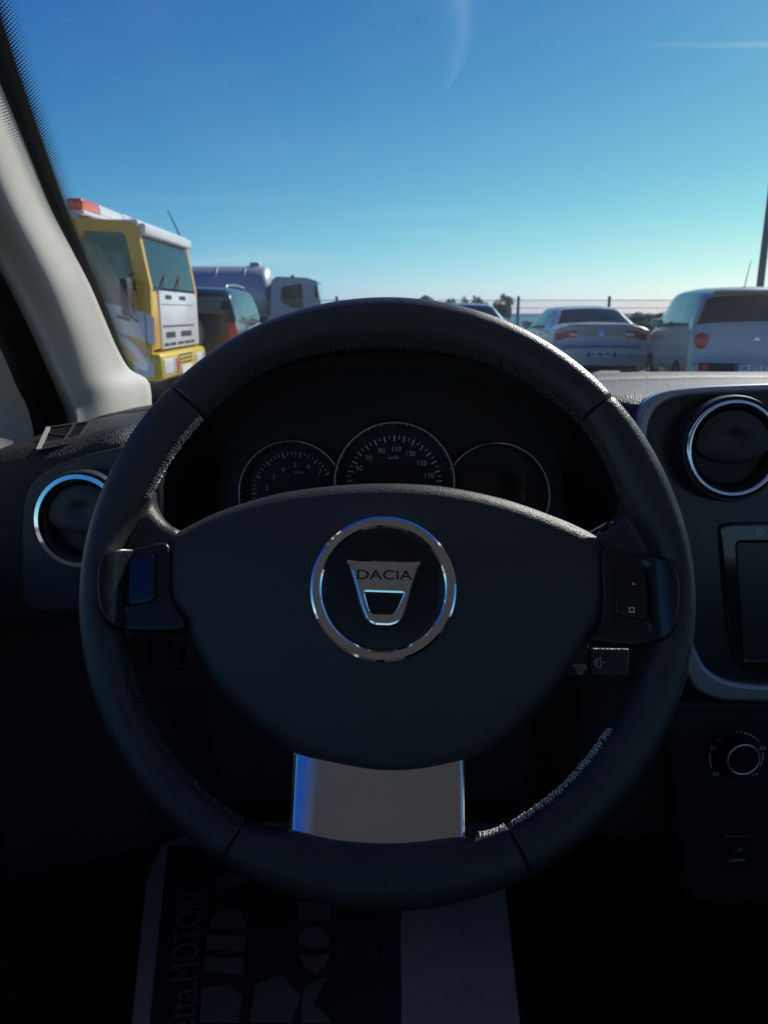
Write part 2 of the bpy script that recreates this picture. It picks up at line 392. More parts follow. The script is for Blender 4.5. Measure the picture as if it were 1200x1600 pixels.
# ---------------------------------------------------------------- cars
cglass = glass('car_glass', (0.55, 0.66, 0.63)); tglass = glass('truck_glass', (0.78, 0.88, 0.88))
tyre_m = mat('tyre', (0.022, 0.022, 0.022), 0.85, bump=0.3, scale=40, dist=0.004); rim_m = mat('alloy', (0.5, 0.5, 0.52), 0.3, 0.9)
red_m = mat('red_lens', (0.45, 0.015, 0.02), 0.15, coat=0.6); orange_m = mat('orange_lens', (0.75, 0.10, 0.02), 0.2, coat=0.5)
white_lens = mat('clear_lens', (0.75, 0.75, 0.75), 0.15, coat=0.5); black_tr = mat('black_trim', (0.025, 0.025, 0.028), 0.55)
plate_m = mat('number_plate', (0.75, 0.76, 0.76), 0.5); blue_m = mat('plate_blue', (0.02, 0.08, 0.40), 0.5); inkm = mat('plate_ink', (0.02, 0.02, 0.02), 0.5)
seat_m = mat('seat_cloth', (0.035, 0.035, 0.038), 0.9)
def mono(vals):
    n = len(vals); d = [vals[i+1]-vals[i] for i in range(n-1)]; m = [d[0]]
    for i in range(1, n-1): m.append(0 if d[i-1]*d[i] <= 0 else 2*d[i-1]*d[i]/(d[i-1]+d[i]))
    m.append(d[-1])
    def f(s):
        i = max(0, min(n-2, int(math.floor(s)))); t = s-i
        return vals[i]*(1+2*t)*(1-t)**2 + m[i]*t*(1-t)**2 + vals[i+1]*t*t*(3-2*t) + m[i+1]*t*t*(t-1)
    return f
def ring_pts(st):
    y, zb, w, zbelt, wt, zt = st
    return [(0, zb), (0.85*w, zb), (w, zb+0.12), (w, 0.5*(zb+zbelt)+0.06), (0.965*w, zbelt), (wt, zt-0.045), (0.8*wt, zt), (0, zt+0.025)]
class Body:
    def __init__(s, stations):
        R_ = [ring_pts(st) for st in stations]; s.n = len(stations)
        s.fy = mono([st[0] for st in stations]); s.fx = [mono([r[k][0] for r in R_]) for k in range(8)]; s.fz = [mono([r[k][1] for r in R_]) for k in range(8)]
    def pt(s, a, t, side=1):
        X = mono([f(a) for f in s.fx])(t); Z = mono([f(a) for f in s.fz])(t)
        return Vector((X*side, s.fy(a), Z))
    def build(s, wins, sub_s=3, sub_t=2):
        """wins: (name, s0, s1, t0, t1, both) ; t1 = 7 spans the centre. returns body mesh and the window meshes"""
        S = sorted(set([round(i/sub_s, 4) for i in range((s.n-1)*sub_s+1)] + [v for w in wins for v in w[1:3]]))
        T = sorted(set([round(i/sub_t, 4) for i in range(7*sub_t+1)] + [v for w in wins for v in w[3:5]]))
        res = {}; bodyV, bodyF = [], []
        cols = [(t, 1) for t in T] + [(t, -1) for t in T[::-1][1:-1]]; n = len(cols)
        for a in S: bodyV += [s.pt(a, t, sd) for t, sd in cols]
        def which(sm, tm, sd):
            for w in wins:
                if w[1] < sm < w[2] and w[3] < tm < w[4]: return w[0] if w[4] == 7 else w[0] + ('|R' if sd > 0 else '|L')
        for i in range(len(S)-1):
            for j in range(n):
                k = (j+1) % n; f = (i*n+j, i*n+k, (i+1)*n+k, (i+1)*n+j)
                tm = (cols[j][0]+cols[k][0])/2; sd = cols[j][1] if cols[j][0] not in (0, 7) else cols[k][1]
                w = which((S[i]+S[i+1])/2, tm, sd)
                if w: res.setdefault(w, []).append(f)
                else: bodyF.append(f)
        bodyF.append(tuple(range(n))); L = len(bodyV); bodyF.append(tuple(range(L-n, L)))
        def mk(F_):
            used = sorted({i for f in F_ for i in f}); mp_ = {u: i for i, u in enumerate(used)}
            return mesh([bodyV[u] for u in used], [tuple(mp_[i] for i in f) for f in F_])
        return mk(bodyF), {k: mk(v) for k, v in res.items()}
    def patch(s, s0, s1, t0, t1, side=1, off=0.012, n=6, m=6):
        P = []
        for i in range(n+1):
            row = []
            for j in range(m+1):
                a, t = s0+(s1-s0)*i/n, t0+(t1-t0)*j/m; e = 0.01
                du = s.pt(a+e, t) - s.pt(a-e, t); dv = s.pt(a, min(t+e, 6.99)) - s.pt(a, t-e); nn = dv.cross(du)
                nn = nn.normalized() if nn.length > 1e-9 else Vector((1,0,0)); c = s.pt(a, t)
                if nn.dot(c - Vector((0, c.y+0.5 if c.y < 1 else c.y, 0.7))) < 0: nn = -nn
                ed = 0 if i in (0, n) or j in (0, m) else 1
                q = c + nn*(off*(0.25+0.75*ed)); row.append(Vector((q.x*side, q.y, q.z)))
            P.append(row)
        V, Fc = grid(P); return mesh(V, Fc)
def wheel_parts(t, M, c, r, w, side, parent_name='wheel'):
    Mx = M @ Matrix.Translation(c) @ Matrix.Rotation(R(90)*side, 4, 'Y')
    V, Fc = lathe([(r*0.62, -w/2), (r*0.92, -w/2), (r, -w*0.34), (r, w*0.34), (r*0.93, w/2), (r*0.64, w/2), (r*0.60, w*0.40)], 36)
    wo = link('wheel', mesh(V, Fc), tyre_m, t, Mx, auto=50)
    bm = bmesh.new()
    V, Fc = lathe([(r*0.61, -w*0.3), (r*0.64, w*0.42), (r*0.585, w*0.42), (r*0.55, w*0.2)], 36); pr = [(V, Fc)]
    for k in range(5):
        a = k*2*math.pi/5
        b2 = bmesh.new(); box_bm(b2, (r*0.33, 0, w*0.3), (r*0.56, r*0.17, w*0.14), Matrix.Rotation(a, 4, 'Z'))
        mm = from_bm(b2); pr.append(([v.co.copy() for v in mm.vertices], [tuple(p.vertices) for p in mm.polygons]))
    V2, F2 = lathe([(0.0, w*0.4), (r*0.14, w*0.4), (r*0.16, w*0.2)], 16); pr.append((V2, F2))
    link('rim', mesh(*join(pr)), rim_m, wo, Mx, auto=40)
def car(name, label, stations, wins, M, paint, lights, r_w, ax, extra=None, cat='car', seats=((-0.38, 2.0), (0.38, 2.0)), zseat=0.55, seams=(), belts=(), tail=()):
    t = thing(name, label, cat, M=M); B = Body(stations); bm_, ws = B.build(wins)
    b = link('body', bm_, paint, t, M, auto=50)
    for k, me in ws.items(): link('rear_window' if k.startswith('rear') else 'windscreen' if k.startswith('front') else 'side_window', me, cglass, t, M, smooth=True)
    for (s0, s1, t0, t1, off, m_, nm) in lights:
        for sd in (1, -1): link(nm, B.patch(s0, s1, t0, t1, sd, off), m_, t, M, smooth=True)
    hw = max(q[2] for q in stations)
    for (y, z) in ((ax[0], r_w), (ax[1], r_w)):
        for sd in (1, -1): wheel_parts(t, M, (sd*(hw-0.085), y, z), r_w, 0.21, sd)
    link('cabin_floor', box((0, (ax[0]+ax[1])/2+0.1, 0.42), (hw*1.7, ax[1]-ax[0]-0.3, 0.2), None, 0.05), black_tr, t, M)
    for (x, y) in seats:
        bm = bmesh.new(); box_bm(bm, (x, y, zseat+0.3), (0.46, 0.12, 0.62), None, 0.05); box_bm(bm, (x, y+0.28, zseat), (0.46, 0.5, 0.14), None, 0.05)
        box_bm(bm, (x, y-0.02, zseat+0.73), (0.25, 0.09, 0.17), None, 0.035)
        link('seat', from_bm(bm), seat_m, t, M, auto=40)
    for sd in (1, -1):      # door mirrors
        link('door_mirror', box((sd*(hw+0.09), ax[1]-0.95, stations[len(stations)//2][3]+0.09), (0.2, 0.1, 0.14), None, 0.04), paint, t, M, auto=40)
    for (s0, nm_) in seams:      # shut lines of the doors, with a handle behind each
        for sd in (1, -1):
            link('door_seam', B.patch(s0, s0+0.012, 2.1, 4.15, sd, 0.003, 1, 8), black_tr, t, M)
            h_ = B.pt(s0-0.16, 3.75, sd); link('door_handle', box((h_.x+sd*0.01, h_.y, h_.z), (0.03, 0.17, 0.028), None, 0.01), paint, t, M, auto=40)
    for (a_, b_) in belts:
        for sd in (1, -1): link('belt_trim', B.patch(a_, b_, 4.10, 4.2, sd, 0.004, 10, 1), black_tr, t, M)
    for (a_, b_, t_) in tail:
        for sd in (1, -1): link('boot_seam', B.patch(a_, b_, t_, t_+0.03, sd, 0.003, 12, 1), black_tr, t, M)
    if extra: extra(t, B, M)
    return t
def plate_on(t, M, y, z, x=0, w=0.52, chars='', flip=True):
    p = link('number_plate', box((x, y, z), (w, 0.012, 0.11), None, 0.004), plate_m, t, M)
    for sx in (-1, 1): link('blue_band', box((x+sx*(w/2-0.024), y-0.0075, z), (0.044, 0.004, 0.106)), blue_m, p, M)
    if chars:
        Mt = M @ Matrix.Translation((x, y-0.0085, z)) @ Matrix.Rotation(R(90), 4, 'X')
        link('characters', text(chars, 0.115, 0.001, None, sx=0.8), inkm, p, Mt)
silverp = mat('silver_paint', (0.47, 0.51, 0.49), 0.35, 0.35, coat=0.5); greyp = mat('grey_paint', (0.40, 0.43, 0.40), 0.35, 0.3, coat=0.6)
darkp = mat('dark_blue_paint', (0.012, 0.03, 0.06), 0.25, 0.3, coat=0.7); bluep = mat('mid_blue_grey_paint', (0.20, 0.24, 0.30), 0.3, 0.5, coat=0.6)
SED = [(0.00,.34,.80,.50,.62,.52),(0.00,.30,.86,.60,.78,.64),(0.05,.28,.885,.64,.80,.68),(0.10,.27,.895,.80,.80,.84),(0.06,.26,.90,.94,.80,.985),(0.045,.25,.90,.975,.80,1.045),(0.10,.25,.90,.98,.80,1.075),(0.36,.24,.90,.98,.79,1.085),(0.60,.24,.90,.985,.77,1.10),
       (1.22,.24,.90,.98,.60,1.375),(1.75,.24,.90,.97,.60,1.425),(2.55,.24,.90,.95,.60,1.425),(3.00,.24,.90,.94,.62,1.33),(3.62,.24,.90,.92,.76,1.02),(4.45,.25,.88,.78,.70,.84),(4.66,.27,.82,.60,.60,.66),(4.72,.32,.74,.5,.5,.54)]
SEDW = [('rear', 8.08, 8.96, 5.35, 7), ('side', 9.15, 10.55, 4.2, 4.9), ('sideb', 10.6, 12.5, 4.2, 4.9), ('front', 12.1, 12.95, 5.35, 7)]
def sed_extra(chars):
    def f(t, B, M):
        plate_on(t, M, -0.006, 0.555, chars=chars)
        link('badge', mesh(*lathe([(0, 0.012), (0.045, 0.012), (0.052, 0.0)], 24)), chrome, t, M @ Matrix.Translation((0, 0.072, 0.92)) @ Matrix.Rotation(R(80), 4, 'X'), auto=40)
        link('boot_lip', box((0, 0.10, 1.095), (1.25, 0.06, 0.018), None, 0.01), silverp, t, M, auto=40)
        link('bumper_line', box((0, 0.055, 0.705), (1.40, 0.05, 0.012)), black_tr, t, M)
        link('lamp_insert', box((0.52, 0.068, 0.91), (0.16, 0.02, 0.05), None, 0.008), white_lens, t, M); link('lamp_insert', box((-0.52, 0.068, 0.91), (0.16, 0.02, 0.05), None, 0.008), white_lens, t, M)
        link('lower_bumper', box((0, 0.03, 0.31), (1.35, 0.1, 0.09), None, 0.03), black_tr, t, M)
    return f
SL = [(3.05, 3.95, 4.5, 6.38, 0.012, red_m, 'tail_light')]
q = at_y(942, 520, 14.6)
car('parked_saloon', 'silver saloon car seen from behind with blue-edged number plate', SED, SEDW, Matrix.Translation((q.x, 14.6, 0)) @ Matrix.Rotation(R(-1.5), 4, 'Z'), silverp, SL, 0.325, (1.02, 3.72), seams=((9.75, ''), (11.0, '')), belts=((9.1, 12.5),), tail=((2.3, 6.2, 5.62),), extra=sed_extra('EJ 486 MC'), seats=((-0.38, 2.2), (0.38, 2.2), (-0.4, 1.35), (0.4, 1.35)))
q = at_y(738, 490, 15.8)
car('parked_saloon', 'blue-grey car of which only the roof shows over the steering wheel', SED, SEDW, Matrix.Translation((q.x, 15.8, 0)) @ Matrix.Diagonal((1, 1, 1.05, 1)), bluep, SL, 0.325, (1.02, 3.72), seams=((9.75, ''), (11.0, '')), belts=((9.1, 12.5),), tail=((2.3, 6.2, 5.62),), extra=sed_extra(''), seats=((-0.38, 2.2), (0.38, 2.2)))
# people carrier
MPV = [(0.00,.40,.80,.58,.66,.60),(0.03,.32,.86,.66,.80,.74),(0.06,.29,.885,.90,.82,.98),(0.09,.28,.89,1.05,.83,1.13),(0.28,.28,.89,1.06,.70,1.535),(0.50,.28,.89,1.06,.68,1.63),(1.3,.28,.89,1.05,.68,1.66),
       (2.2,.28,.89,1.03,.68,1.65),(2.75,.28,.89,1.01,.68,1.57),(3.42,.28,.89,.99,.78,1.10),(3.95,.30,.86,.84,.70,.92),(4.12,.33,.80,.62,.6,.68),(4.16,.38,.7,.5,.5,.54)]
MPVW = [('rear', 3.12, 3.93, 5.3, 7), ('side', 4.6, 5.75, 4.2, 4.9), ('sideb', 5.82, 6.9, 4.2, 4.9), ('sidec', 6.96, 8.4, 4.2, 4.9), ('front', 8.1, 8.95, 5.3, 7)]
def mpv_extra(t, B, M):
    for sd in (1, -1):
        Ml = M @ Matrix.Translation((sd*0.70, 0.075, 0.92)) @ Matrix.Rotation(R(90), 4, 'X') @ Matrix.Rotation(R(-22*sd), 4, 'Y')
        V, Fc = lathe([(0.0, 0.055), (0.06, 0.05), (0.10, 0.038), (0.125, 0.0), (0.125, -0.05)], 32); link('tail_light', mesh(V, Fc), red_m, t, Ml, smooth=True)
    s = link('bumper_strip', box((0, 0.025, 0.555), (1.50, 0.06, 0.16), None, 0.025), black_tr, t, M, auto=40)
    for sd in (1, -1):
        V, Fc = lathe([(0, 0.012), (0.055, 0.01), (0.062, 0)], 24); link('fog_light', mesh(V, Fc), red_m, s, M @ Matrix.Translation((sd*0.66, -0.008, 0.56)) @ Matrix.Rotation(R(90), 4, 'X'), auto=40)
    plate_on(t, M, -0.012, 0.56, chars='FA 375 VT')
    link('badge', mesh(*lathe([(0, 0.014), (0.045, 0.012), (0.055, 0.0)], 24)), chrome, t, M @ Matrix.Translation((0, 0.065, 0.93)) @ Matrix.Rotation(R(95), 4, 'X'), auto=40)
    V, Fc = sweep([(-0.10, 0.62, 1.63), (-0.10, 0.42, 2.02)], [0.008, 0.004], 6); link('aerial', mesh(V, Fc), black_tr, t, M)
    link('roof_spoiler', box((0, 0.30, 1.60), (1.10, 0.26, 0.03), None, 0.012), greyp, t, M, auto=40)
q = at_y(1186, 520, 10.8)
car('parked_people_carrier', 'tall grey people carrier with round red lights and a thin roof aerial', MPV, MPVW, Matrix.Translation((q.x, 10.8, 0)) @ Matrix.Rotation(R(-10), 4, 'Z'), greyp, [], 0.32, (0.78, 3.30), seams=((5.85, ''), (6.93, '')), belts=((4.6, 8.4),), tail=((1.1, 3.0, 5.25),), extra=mpv_extra, seats=((-0.36, 2.1), (0.36, 2.1), (-0.4, 1.15), (0.4, 1.15)), zseat=0.62)
# dark off-roader
SUV = [(0.00,.45,.82,.62,.70,.64),(0.03,.38,.88,.72,.82,.80),(0.06,.36,.90,.98,.84,1.04),(0.08,.36,.90,1.08,.84,1.14),(0.24,.36,.90,1.09,.74,1.60),(0.45,.36,.90,1.09,.72,1.69),(1.4,.36,.90,1.08,.72,1.72),
       (2.3,.36,.90,1.07,.71,1.71),(2.7,.36,.90,1.06,.72,1.62),(3.15,.36,.90,1.04,.78,1.13),(4.1,.38,.88,.95,.74,1.02),(4.25,.4,.84,.7,.66,.78),(4.3,.45,.75,.6,.55,.64)]
SUVW = [('rear', 3.10, 3.93, 5.3, 7), ('side', 4.55, 5.75, 4.2, 4.9), ('sideb', 5.82, 6.85, 4.2, 4.9), ('sidec', 6.92, 8.5, 4.2, 4.9), ('front', 8.1, 8.95, 5.3, 7)]
olive = mat('spare_cover', (0.26, 0.22, 0.12), 0.45)
def suv_extra(t, B, M):
    V, Fc = lathe([(0, 0.11), (0.10, 0.115), (0.30, 0.10), (0.355, 0.05), (0.36, -0.06), (0, -0.08)], 40)
    link('spare_wheel', mesh(V, Fc), olive, t, M @ Matrix.Translation((-0.02, -0.02, 0.98)) @ Matrix.Rotation(R(90), 4, 'X'), auto=40)
    for sd in (1, -1):
        V, Fc = sweep([(sd*0.62, 0.5, 1.70), (sd*0.62, 0.7, 1.76), (sd*0.62, 1.6, 1.785), (sd*0.62, 2.3, 1.765), (sd*0.62, 2.5, 1.70)], 0.018, 8); link('roof_rail', mesh(V, Fc), silver, t, M, smooth=True)
        link('tail_light', box((sd*0.80, 0.065, 1.0), (0.14, 0.12, 0.30), None, 0.03), red_m, t, M, auto=40)
    link('bumper', box((0, 0.02, 0.55), (1.7, 0.14, 0.22), None, 0.05), black_tr, t, M, auto=40)
q = at_y(372, 520, 13.0)
car('parked_off_roader', 'dark blue off-roader with an olive covered spare wheel on its tailgate', SUV, SUVW, Matrix.Translation((q.x-0.90, 13.0, 0)), darkp, [], 0.35, (0.8, 3.3), seams=((5.8, ''), (6.9, '')), belts=((4.55, 8.5),), tail=((1.1, 3.0, 5.1),), extra=suv_extra, seats=((-0.36, 2.0), (0.36, 2.0)), zseat=0.7)

# ---------------------------------------------------------------- yellow and white recovery truck, its front to the right
yel = mat('yellow_paint', (0.74, 0.38, 0.002), 0.35, coat=0.5, var=0.06, vscale=2); whi = mat('white_paint', (0.70, 0.70, 0.72), 0.4, coat=0.4, var=0.05, vscale=2)
cabin_in = mat('cab_interior', (0.40, 0.41, 0.38), 0.9)
NY, DW = 9.4, 2.30        # near side of the cab, cab width
FXX = at_y(240, 560, NY).x
tr = thing('recovery_truck', 'yellow and white recovery truck with an orange light bar on its cab', 'truck', (FXX, NY+DW/2, 0))
def side(pts): return [(at_y(x, y, NY).x, at_y(x, y, NY).z) for x, y in pts]
YM = Matrix.Translation((0, NY, 0)) @ Matrix.Rotation(R(90), 4, 'X')      # 2D (x, z) -> near side plane, +h towards us
cabo = side([(238, 566), (235, 452), (213, 352), (205, 346), (20, 330), (-40, 330), (-40, 620), (140, 620)])
zb = 0.62; bx_ = [p for p in cabo]; bx_[-2] = (bx_[-2][0], zb); bx_[-1] = (bx_[-1][0], zb); bx_[0] = (bx_[0][0], zb)
win = rounded(side([(128, 360), (195, 363), (222, 488), (130, 462), (118, 440)]), 0.06)
qwin = None
bxr = rounded(bx_, [0.05, 0.05, 0.08, 0.05, 0.02, 0.02, 0.02, 0.02])
link('cab_side', shape([bxr, win], -0.06, 0.0, 0.004), yel, tr, YM, auto=40)
link('cab_side', shape([bxr, win], -0.06, 0.0, 0.004), yel, tr, Matrix.Translation((0, DW, 0)) @ YM @ Matrix.Translation((0, 0, 0.06)), auto=40)
link('side_window', shape([win], -0.034, -0.028), tglass, tr, YM)
link('side_window', shape([win], -0.034, -0.028), tglass, tr, Matrix.Translation((0, DW, 0)) @ YM @ Matrix.Translation((0, 0, 0.06)))
# white door panel with its slanted lower edge, handle, door gap
link('door_panel', shape([rounded(side([(60, 452), (190, 478), (225, 488), (241, 495), (243, 540), (200, 523), (150, 512), (60, 505)]), 0.03)], 0.001, 0.006), whi, tr, YM)
link('door_seam', shape([side([(226, 490), (227.5, 490), (232, 566), (230.5, 566)])], 0.0062, 0.008), black_tr, tr, YM)
link('door_handle', shape([rounded(side([(183, 492), (203, 497), (203, 502), (183, 497)]), 0.01)], 0.006, 0.035, 0.006), black_tr, tr, YM, auto=40)
xw = side([(160, 600)])[0][0]
for yy, dy in ((NY+0.16, 1), (NY+DW-0.16, -1)):
    Mw = Matrix.Translation((xw, yy, 0.47)) @ Matrix.Rotation(R(90)*dy, 4, 'X')
    V, Fc = lathe([(0.28, -0.14), (0.43, -0.14), (0.47, -0.09), (0.47, 0.09), (0.43, 0.14), (0.28, 0.14)], 40); wo = link('wheel', mesh(V, Fc), tyre_m, tr, Mw, auto=50)
    V, Fc = lathe([(0.0, 0.10), (0.08, 0.10), (0.10, 0.05), (0.2, 0.03), (0.24, 0.13), (0.29, 0.13), (0.28, -0.1)], 40); link('hub', mesh(V, Fc), whi, wo, Mw, auto=40)
arch = circle(xw, 0.50, 0.62, 28, R(5), R(175)) + circle(xw, 0.50, 0.53, 28, R(175), R(5))
link('wheel_arch', shape([arch], 0.004, 0.05, 0.01), whi, tr, YM, auto=40)
# front: windscreen, white grille panel, corner panels, bumper
def fr(px, py, dx=0): p = at_x(px, py, FXX+dx); return p
zs = at_y(235, 452, NY).z; xs = at_y(235, 452, NY).x; zt_ = at_y(213, 352, NY).z; xt = at_y(213, 352, NY).x
def front_quad(z0, z1, y0, y1, off=0.0, x0=None, x1=None):
    a = (z0-zs)/(zt_-zs); b = (z1-zs)/(zt_-zs); f = lambda k: xs+(xt-xs)*k+off
    return [(f(a), y0, z0), (f(a), y1, z0), (f(b), y1, z1), (f(b), y0, z1)]
def slab(q4, th):
    q = [Vector(p) for p in q4]; n = (q[1]-q[0]).cross(q[3]-q[0]).normalized()*th
    V = q + [p-n for p in q]; return mesh(V, [(0,1,2,3),(7,6,5,4),(0,4,5,1),(1,5,6,2),(2,6,7,3),(3,7,4,0)])
link('windscreen', slab(front_quad(zs+0.03, zt_-0.10, NY+0.10, NY+DW-0.10), 0.008), tglass, tr)
link('windscreen_pillar', slab(front_quad(zs, zt_, NY+0.003, NY+0.10, 0.004), 0.05), yel, tr)
link('windscreen_pillar', slab(front_quad(zs, zt_, NY+DW-0.10, NY+DW-0.003, 0.004), 0.05), yel, tr)
link('sun_visor', box(((xt+0.03), NY+DW/2, zt_-0.03), (0.12, DW-0.10, 0.13), None, 0.03), whi, tr, auto=40)
V, Fc = join([sweep([(xs+0.03, NY+yy, zs+0.02), (xs-0.06, NY+yy+0.45, zs+0.30)], 0.012, 6) for yy in (0.45, 1.15)]); link('wiper', mesh(V, Fc), black_tr, tr)
zg0, zg1 = 0.86, zs
link('front_corner', box2((FXX-0.25, NY+0.004, zg0), (FXX+0.012, NY+0.36, zg1), 0.05), yel, tr, auto=40)
gp = link('front_panel', box2((FXX-0.2, NY+0.365, zg0), (FXX+0.02, NY+DW-0.004, zg1), 0.012), whi, tr, auto=40)
hgt = zg1-zg0
for (ya, yb, fa, fb) in [(0.62, 0.90, 0.86, 0.93), (1.30, 1.62, 0.86, 0.93), (0.42, 2.00, 0.38, 0.405), (0.55, 0.98, 0.19, 0.29), (1.28, 1.85, 0.19, 0.29), (0.44, 0.66, 0.05, 0.10), (0.72, 1.0, 0.05, 0.10), (1.1, 1.38, 0.05, 0.10), (1.45, 1.72, 0.05, 0.10), (1.78, 1.98, 0.05, 0.10), (0.40, 2.02, 0.765, 0.772)]:
    link('grille_slot', box2((FXX+0.0205, NY+ya, zg0+fa*hgt), (FXX+0.026, NY+yb, zg0+fb*hgt)), black_tr, gp)
bu = link('bumper', box2((FXX-0.28, NY-0.02, 0.50), (FXX+0.10, NY+DW+0.02, zg0-0.03), 0.06, 3), mat('bumper_yellow', (0.70, 0.50, 0.015), 0.4, coat=0.3), tr, auto=40)
for ya, yb in ((0.06, 0.62), (DW-0.62, DW-0.06)):
    hl = link('headlight', box2((FXX-0.02, NY+ya, 0.57), (FXX+0.115, NY+yb, 0.76), 0.02), white_lens, bu, auto=40)
link('headlight', box2((FXX-0.24, NY-0.03, 0.55), (FXX-0.0, NY+0.02, 0.74), 0.01), white_lens, bu, auto=40)
link('number_plate', box2((FXX+0.10, NY+DW/2-0.26, 0.52), (FXX+0.112, NY+DW/2+0.26, 0.63), 0.004), plate_m, bu)
for k in range(3): link('bumper_slot', box2((FXX+0.0995, NY+0.80, 0.66+0.05*k), (FXX+0.104, NY+1.50, 0.68+0.05*k)), black_tr, bu)
link('bumper_stripe', box2((FXX+0.0995, NY+0.75, 0.56), (FXX+0.106, NY+0.80, 0.77)), red_m, bu)
link('indicator', box2((FXX+0.09, NY+0.66, 0.55), (FXX+0.112, NY+0.74, 0.74), 0.008), orange_m, bu, auto=40)
# cab shell, seats, roof, load bed
xb = bx_[4][0]
link('roof', box2((xb-0.6, NY+0.002, zt_+0.0), (xt+0.02, NY+DW-0.002, zt_+0.07), 0.03), whi, tr, auto=40)
link('cab_back', box2((xb-0.62, NY+0.06, 0.7), (xb-0.55, NY+DW-0.06, zt_)), cabin_in, tr)
link('cab_floor', box2((xb-0.55, NY+0.06, 0.9), (FXX-0.26, NY+DW-0.06, 1.0)), cabin_in, tr)
link('cab_dashboard', box2((FXX-0.62, NY+0.07, 1.0), (FXX-0.20, NY+DW-0.07, zs+0.02), 0.05), black_tr, tr, auto=40)
for yy in (0.45, 1.75):
    bm = bmesh.new(); xs_ = side([(150, 430)])[0][0]-0.25
    box_bm(bm, (xs_-0.1, NY+yy, 1.75), (0.16, 0.5, 0.75), Matrix.Identity(4), 0.05); box_bm(bm, (xs_+0.2, NY+yy, 1.35), (0.5, 0.5, 0.16), None, 0.05)
    link('seat', from_bm(bm), mat('truck_seat', (0.45, 0.46, 0.42), 0.9), tr, auto=40)
mx = side([(205, 465)])[0]
m1 = link('door_mirror', box((mx[0]+0.02, NY-0.22, mx[1]), (0.10, 0.20, 0.42), None, 0.03), black_tr, tr, auto=40)
V, Fc = join([sweep([(mx[0]+0.05, NY+0.02, mx[1]+s*0.28), (mx[0]+0.03, NY-0.22, mx[1]+s*0.2)], 0.014, 6) for s in (-1, 1)]); link('mirror_arm', mesh(V, Fc), black_tr, m1)
m1 = link('door_mirror', box((mx[0]+0.02, NY+DW+0.2, mx[1]), (0.10, 0.20, 0.42), None, 0.03), black_tr, tr, auto=40)
link('chassis', box2((-9.5, NY+0.45, 0.55), (FXX-0.3, NY+DW-0.45, 0.85)), black_tr, tr)
link('load_bed', box2((-9.8, NY-0.05, 0.95), (xb-0.75, NY+DW+0.05, 1.12), 0.02), yel, tr, auto=40)
for xx in (-7.6,):
    for yy, dy in ((NY+0.2, 1), (NY+DW-0.2, -1)):
        Mw = Matrix.Translation((xx, yy, 0.47)) @ Matrix.Rotation(R(90)*dy, 4, 'X')
        V, Fc = lathe([(0.28, -0.2), (0.43, -0.2), (0.47, -0.15), (0.47, 0.15), (0.43, 0.2), (0.28, 0.2), (0.2, 0.1), (0, 0.1)], 40); link('wheel', mesh(V, Fc), tyre_m, tr, Mw, auto=50)
# light bar across the roof
b0 = at_y(101, 309, NY); b1 = at_y(131, 327, NY); zl0, zl1 = b1.z, b0.z; xl0, xl1 = b0.x, b1.x
lb = link('light_bar', box2((xl0, NY+0.0, zl0-0.045), (xl1, NY+DW, zl0-0.005), 0.015), whi, tr, auto=40)
for ya, yb, m_, nm in [(-0.01, 0.55, orange_m, 'orange_lens'), (0.56, 1.45, white_lens, 'clear_lens'), (1.46, 1.75, whi, 'speaker_cover'), (1.76, 2.31, orange_m, 'orange_lens')]:
    link(nm, box2((xl0+0.01, NY+ya, zl0-0.004), (xl1-0.01, NY+yb, zl1), 0.03, 3), m_, lb, auto=40)
for yy in (0.3, DW-0.3): link('bar_foot', box2((xl0+0.05, NY+yy-0.05, zt_+0.065), (xl1-0.05, NY+yy+0.05, zl0-0.04)), black_tr, lb)
a0 = at_y(278, 375, NY+DW-0.2); a1 = at_y(262, 330, NY+DW-0.2)
V, Fc = sweep([(xt, NY+DW-0.2, zt_), (a1.x, NY+DW-0.2, a1.z+0.02)], [0.014, 0.007], 6); link('aerial', mesh(V, Fc), black_tr, tr)

# ---------------------------------------------------------------- tanker lorry further off, cab to the right
TY = 30.0
tkm = mat('tank_steel', (0.40, 0.44, 0.48), 0.4, 0.25, var=0.06, vscale=1); cabp = mat('pale_cab_paint', (0.35, 0.40, 0.46), 0.4, coat=0.3)
ze = at_y(400, 413, TY).z; xe = at_y(424, 450, TY).x; xst = at_y(200, 450, TY).x; rt = 1.08; zc = ze-rt
tk = thing('tanker_lorry', 'grey tanker lorry with a rounded tank end behind its cab', 'truck', (xe, TY+1.2, 0))
prof = [(0, 0.0), (0.25, 0.02), (0.55, 0.07), (0.80, 0.16), (0.95, 0.28), (1.0, 0.45)]
L_ = xe-xst; pts = [(r*rt, L_-d) for r, d in prof] + [(rt, L_*k/6) for k in (5, 4, 3, 2, 1)] + [(r*rt, d) for r, d in prof[::-1]]
V, Fc = lathe(pts, 48); link('tank', mesh(V, Fc), tkm, tk, Matrix.Translation((xst, TY+1.2, zc)) @ Matrix.Rotation(R(90), 4, 'Y'), auto=60)
V, Fc = lathe([(0, 0.16), (0.2, 0.16), (0.22, 0.12), (0.25, 0)], 24); link('manhole', mesh(V, Fc), tkm, tk, Matrix.Translation((xe-0.75, TY+1.2, zc+rt-0.03)), auto=40)
for k in range(1, 5):
    V, Fc = lathe([(rt, -0.03), (rt+0.025, -0.02), (rt+0.025, 0.02), (rt, 0.03)], 48); link('tank_band', mesh(V, Fc), tkm, tk, Matrix.Translation((xst+L_*k/5, TY+1.2, zc)) @ Matrix.Rotation(R(90), 4, 'Y'), auto=60)
link('chassis', box2((xst, TY+0.7, 0.7), (xe+0.3, TY+1.7, 1.0)), black_tr, tk)
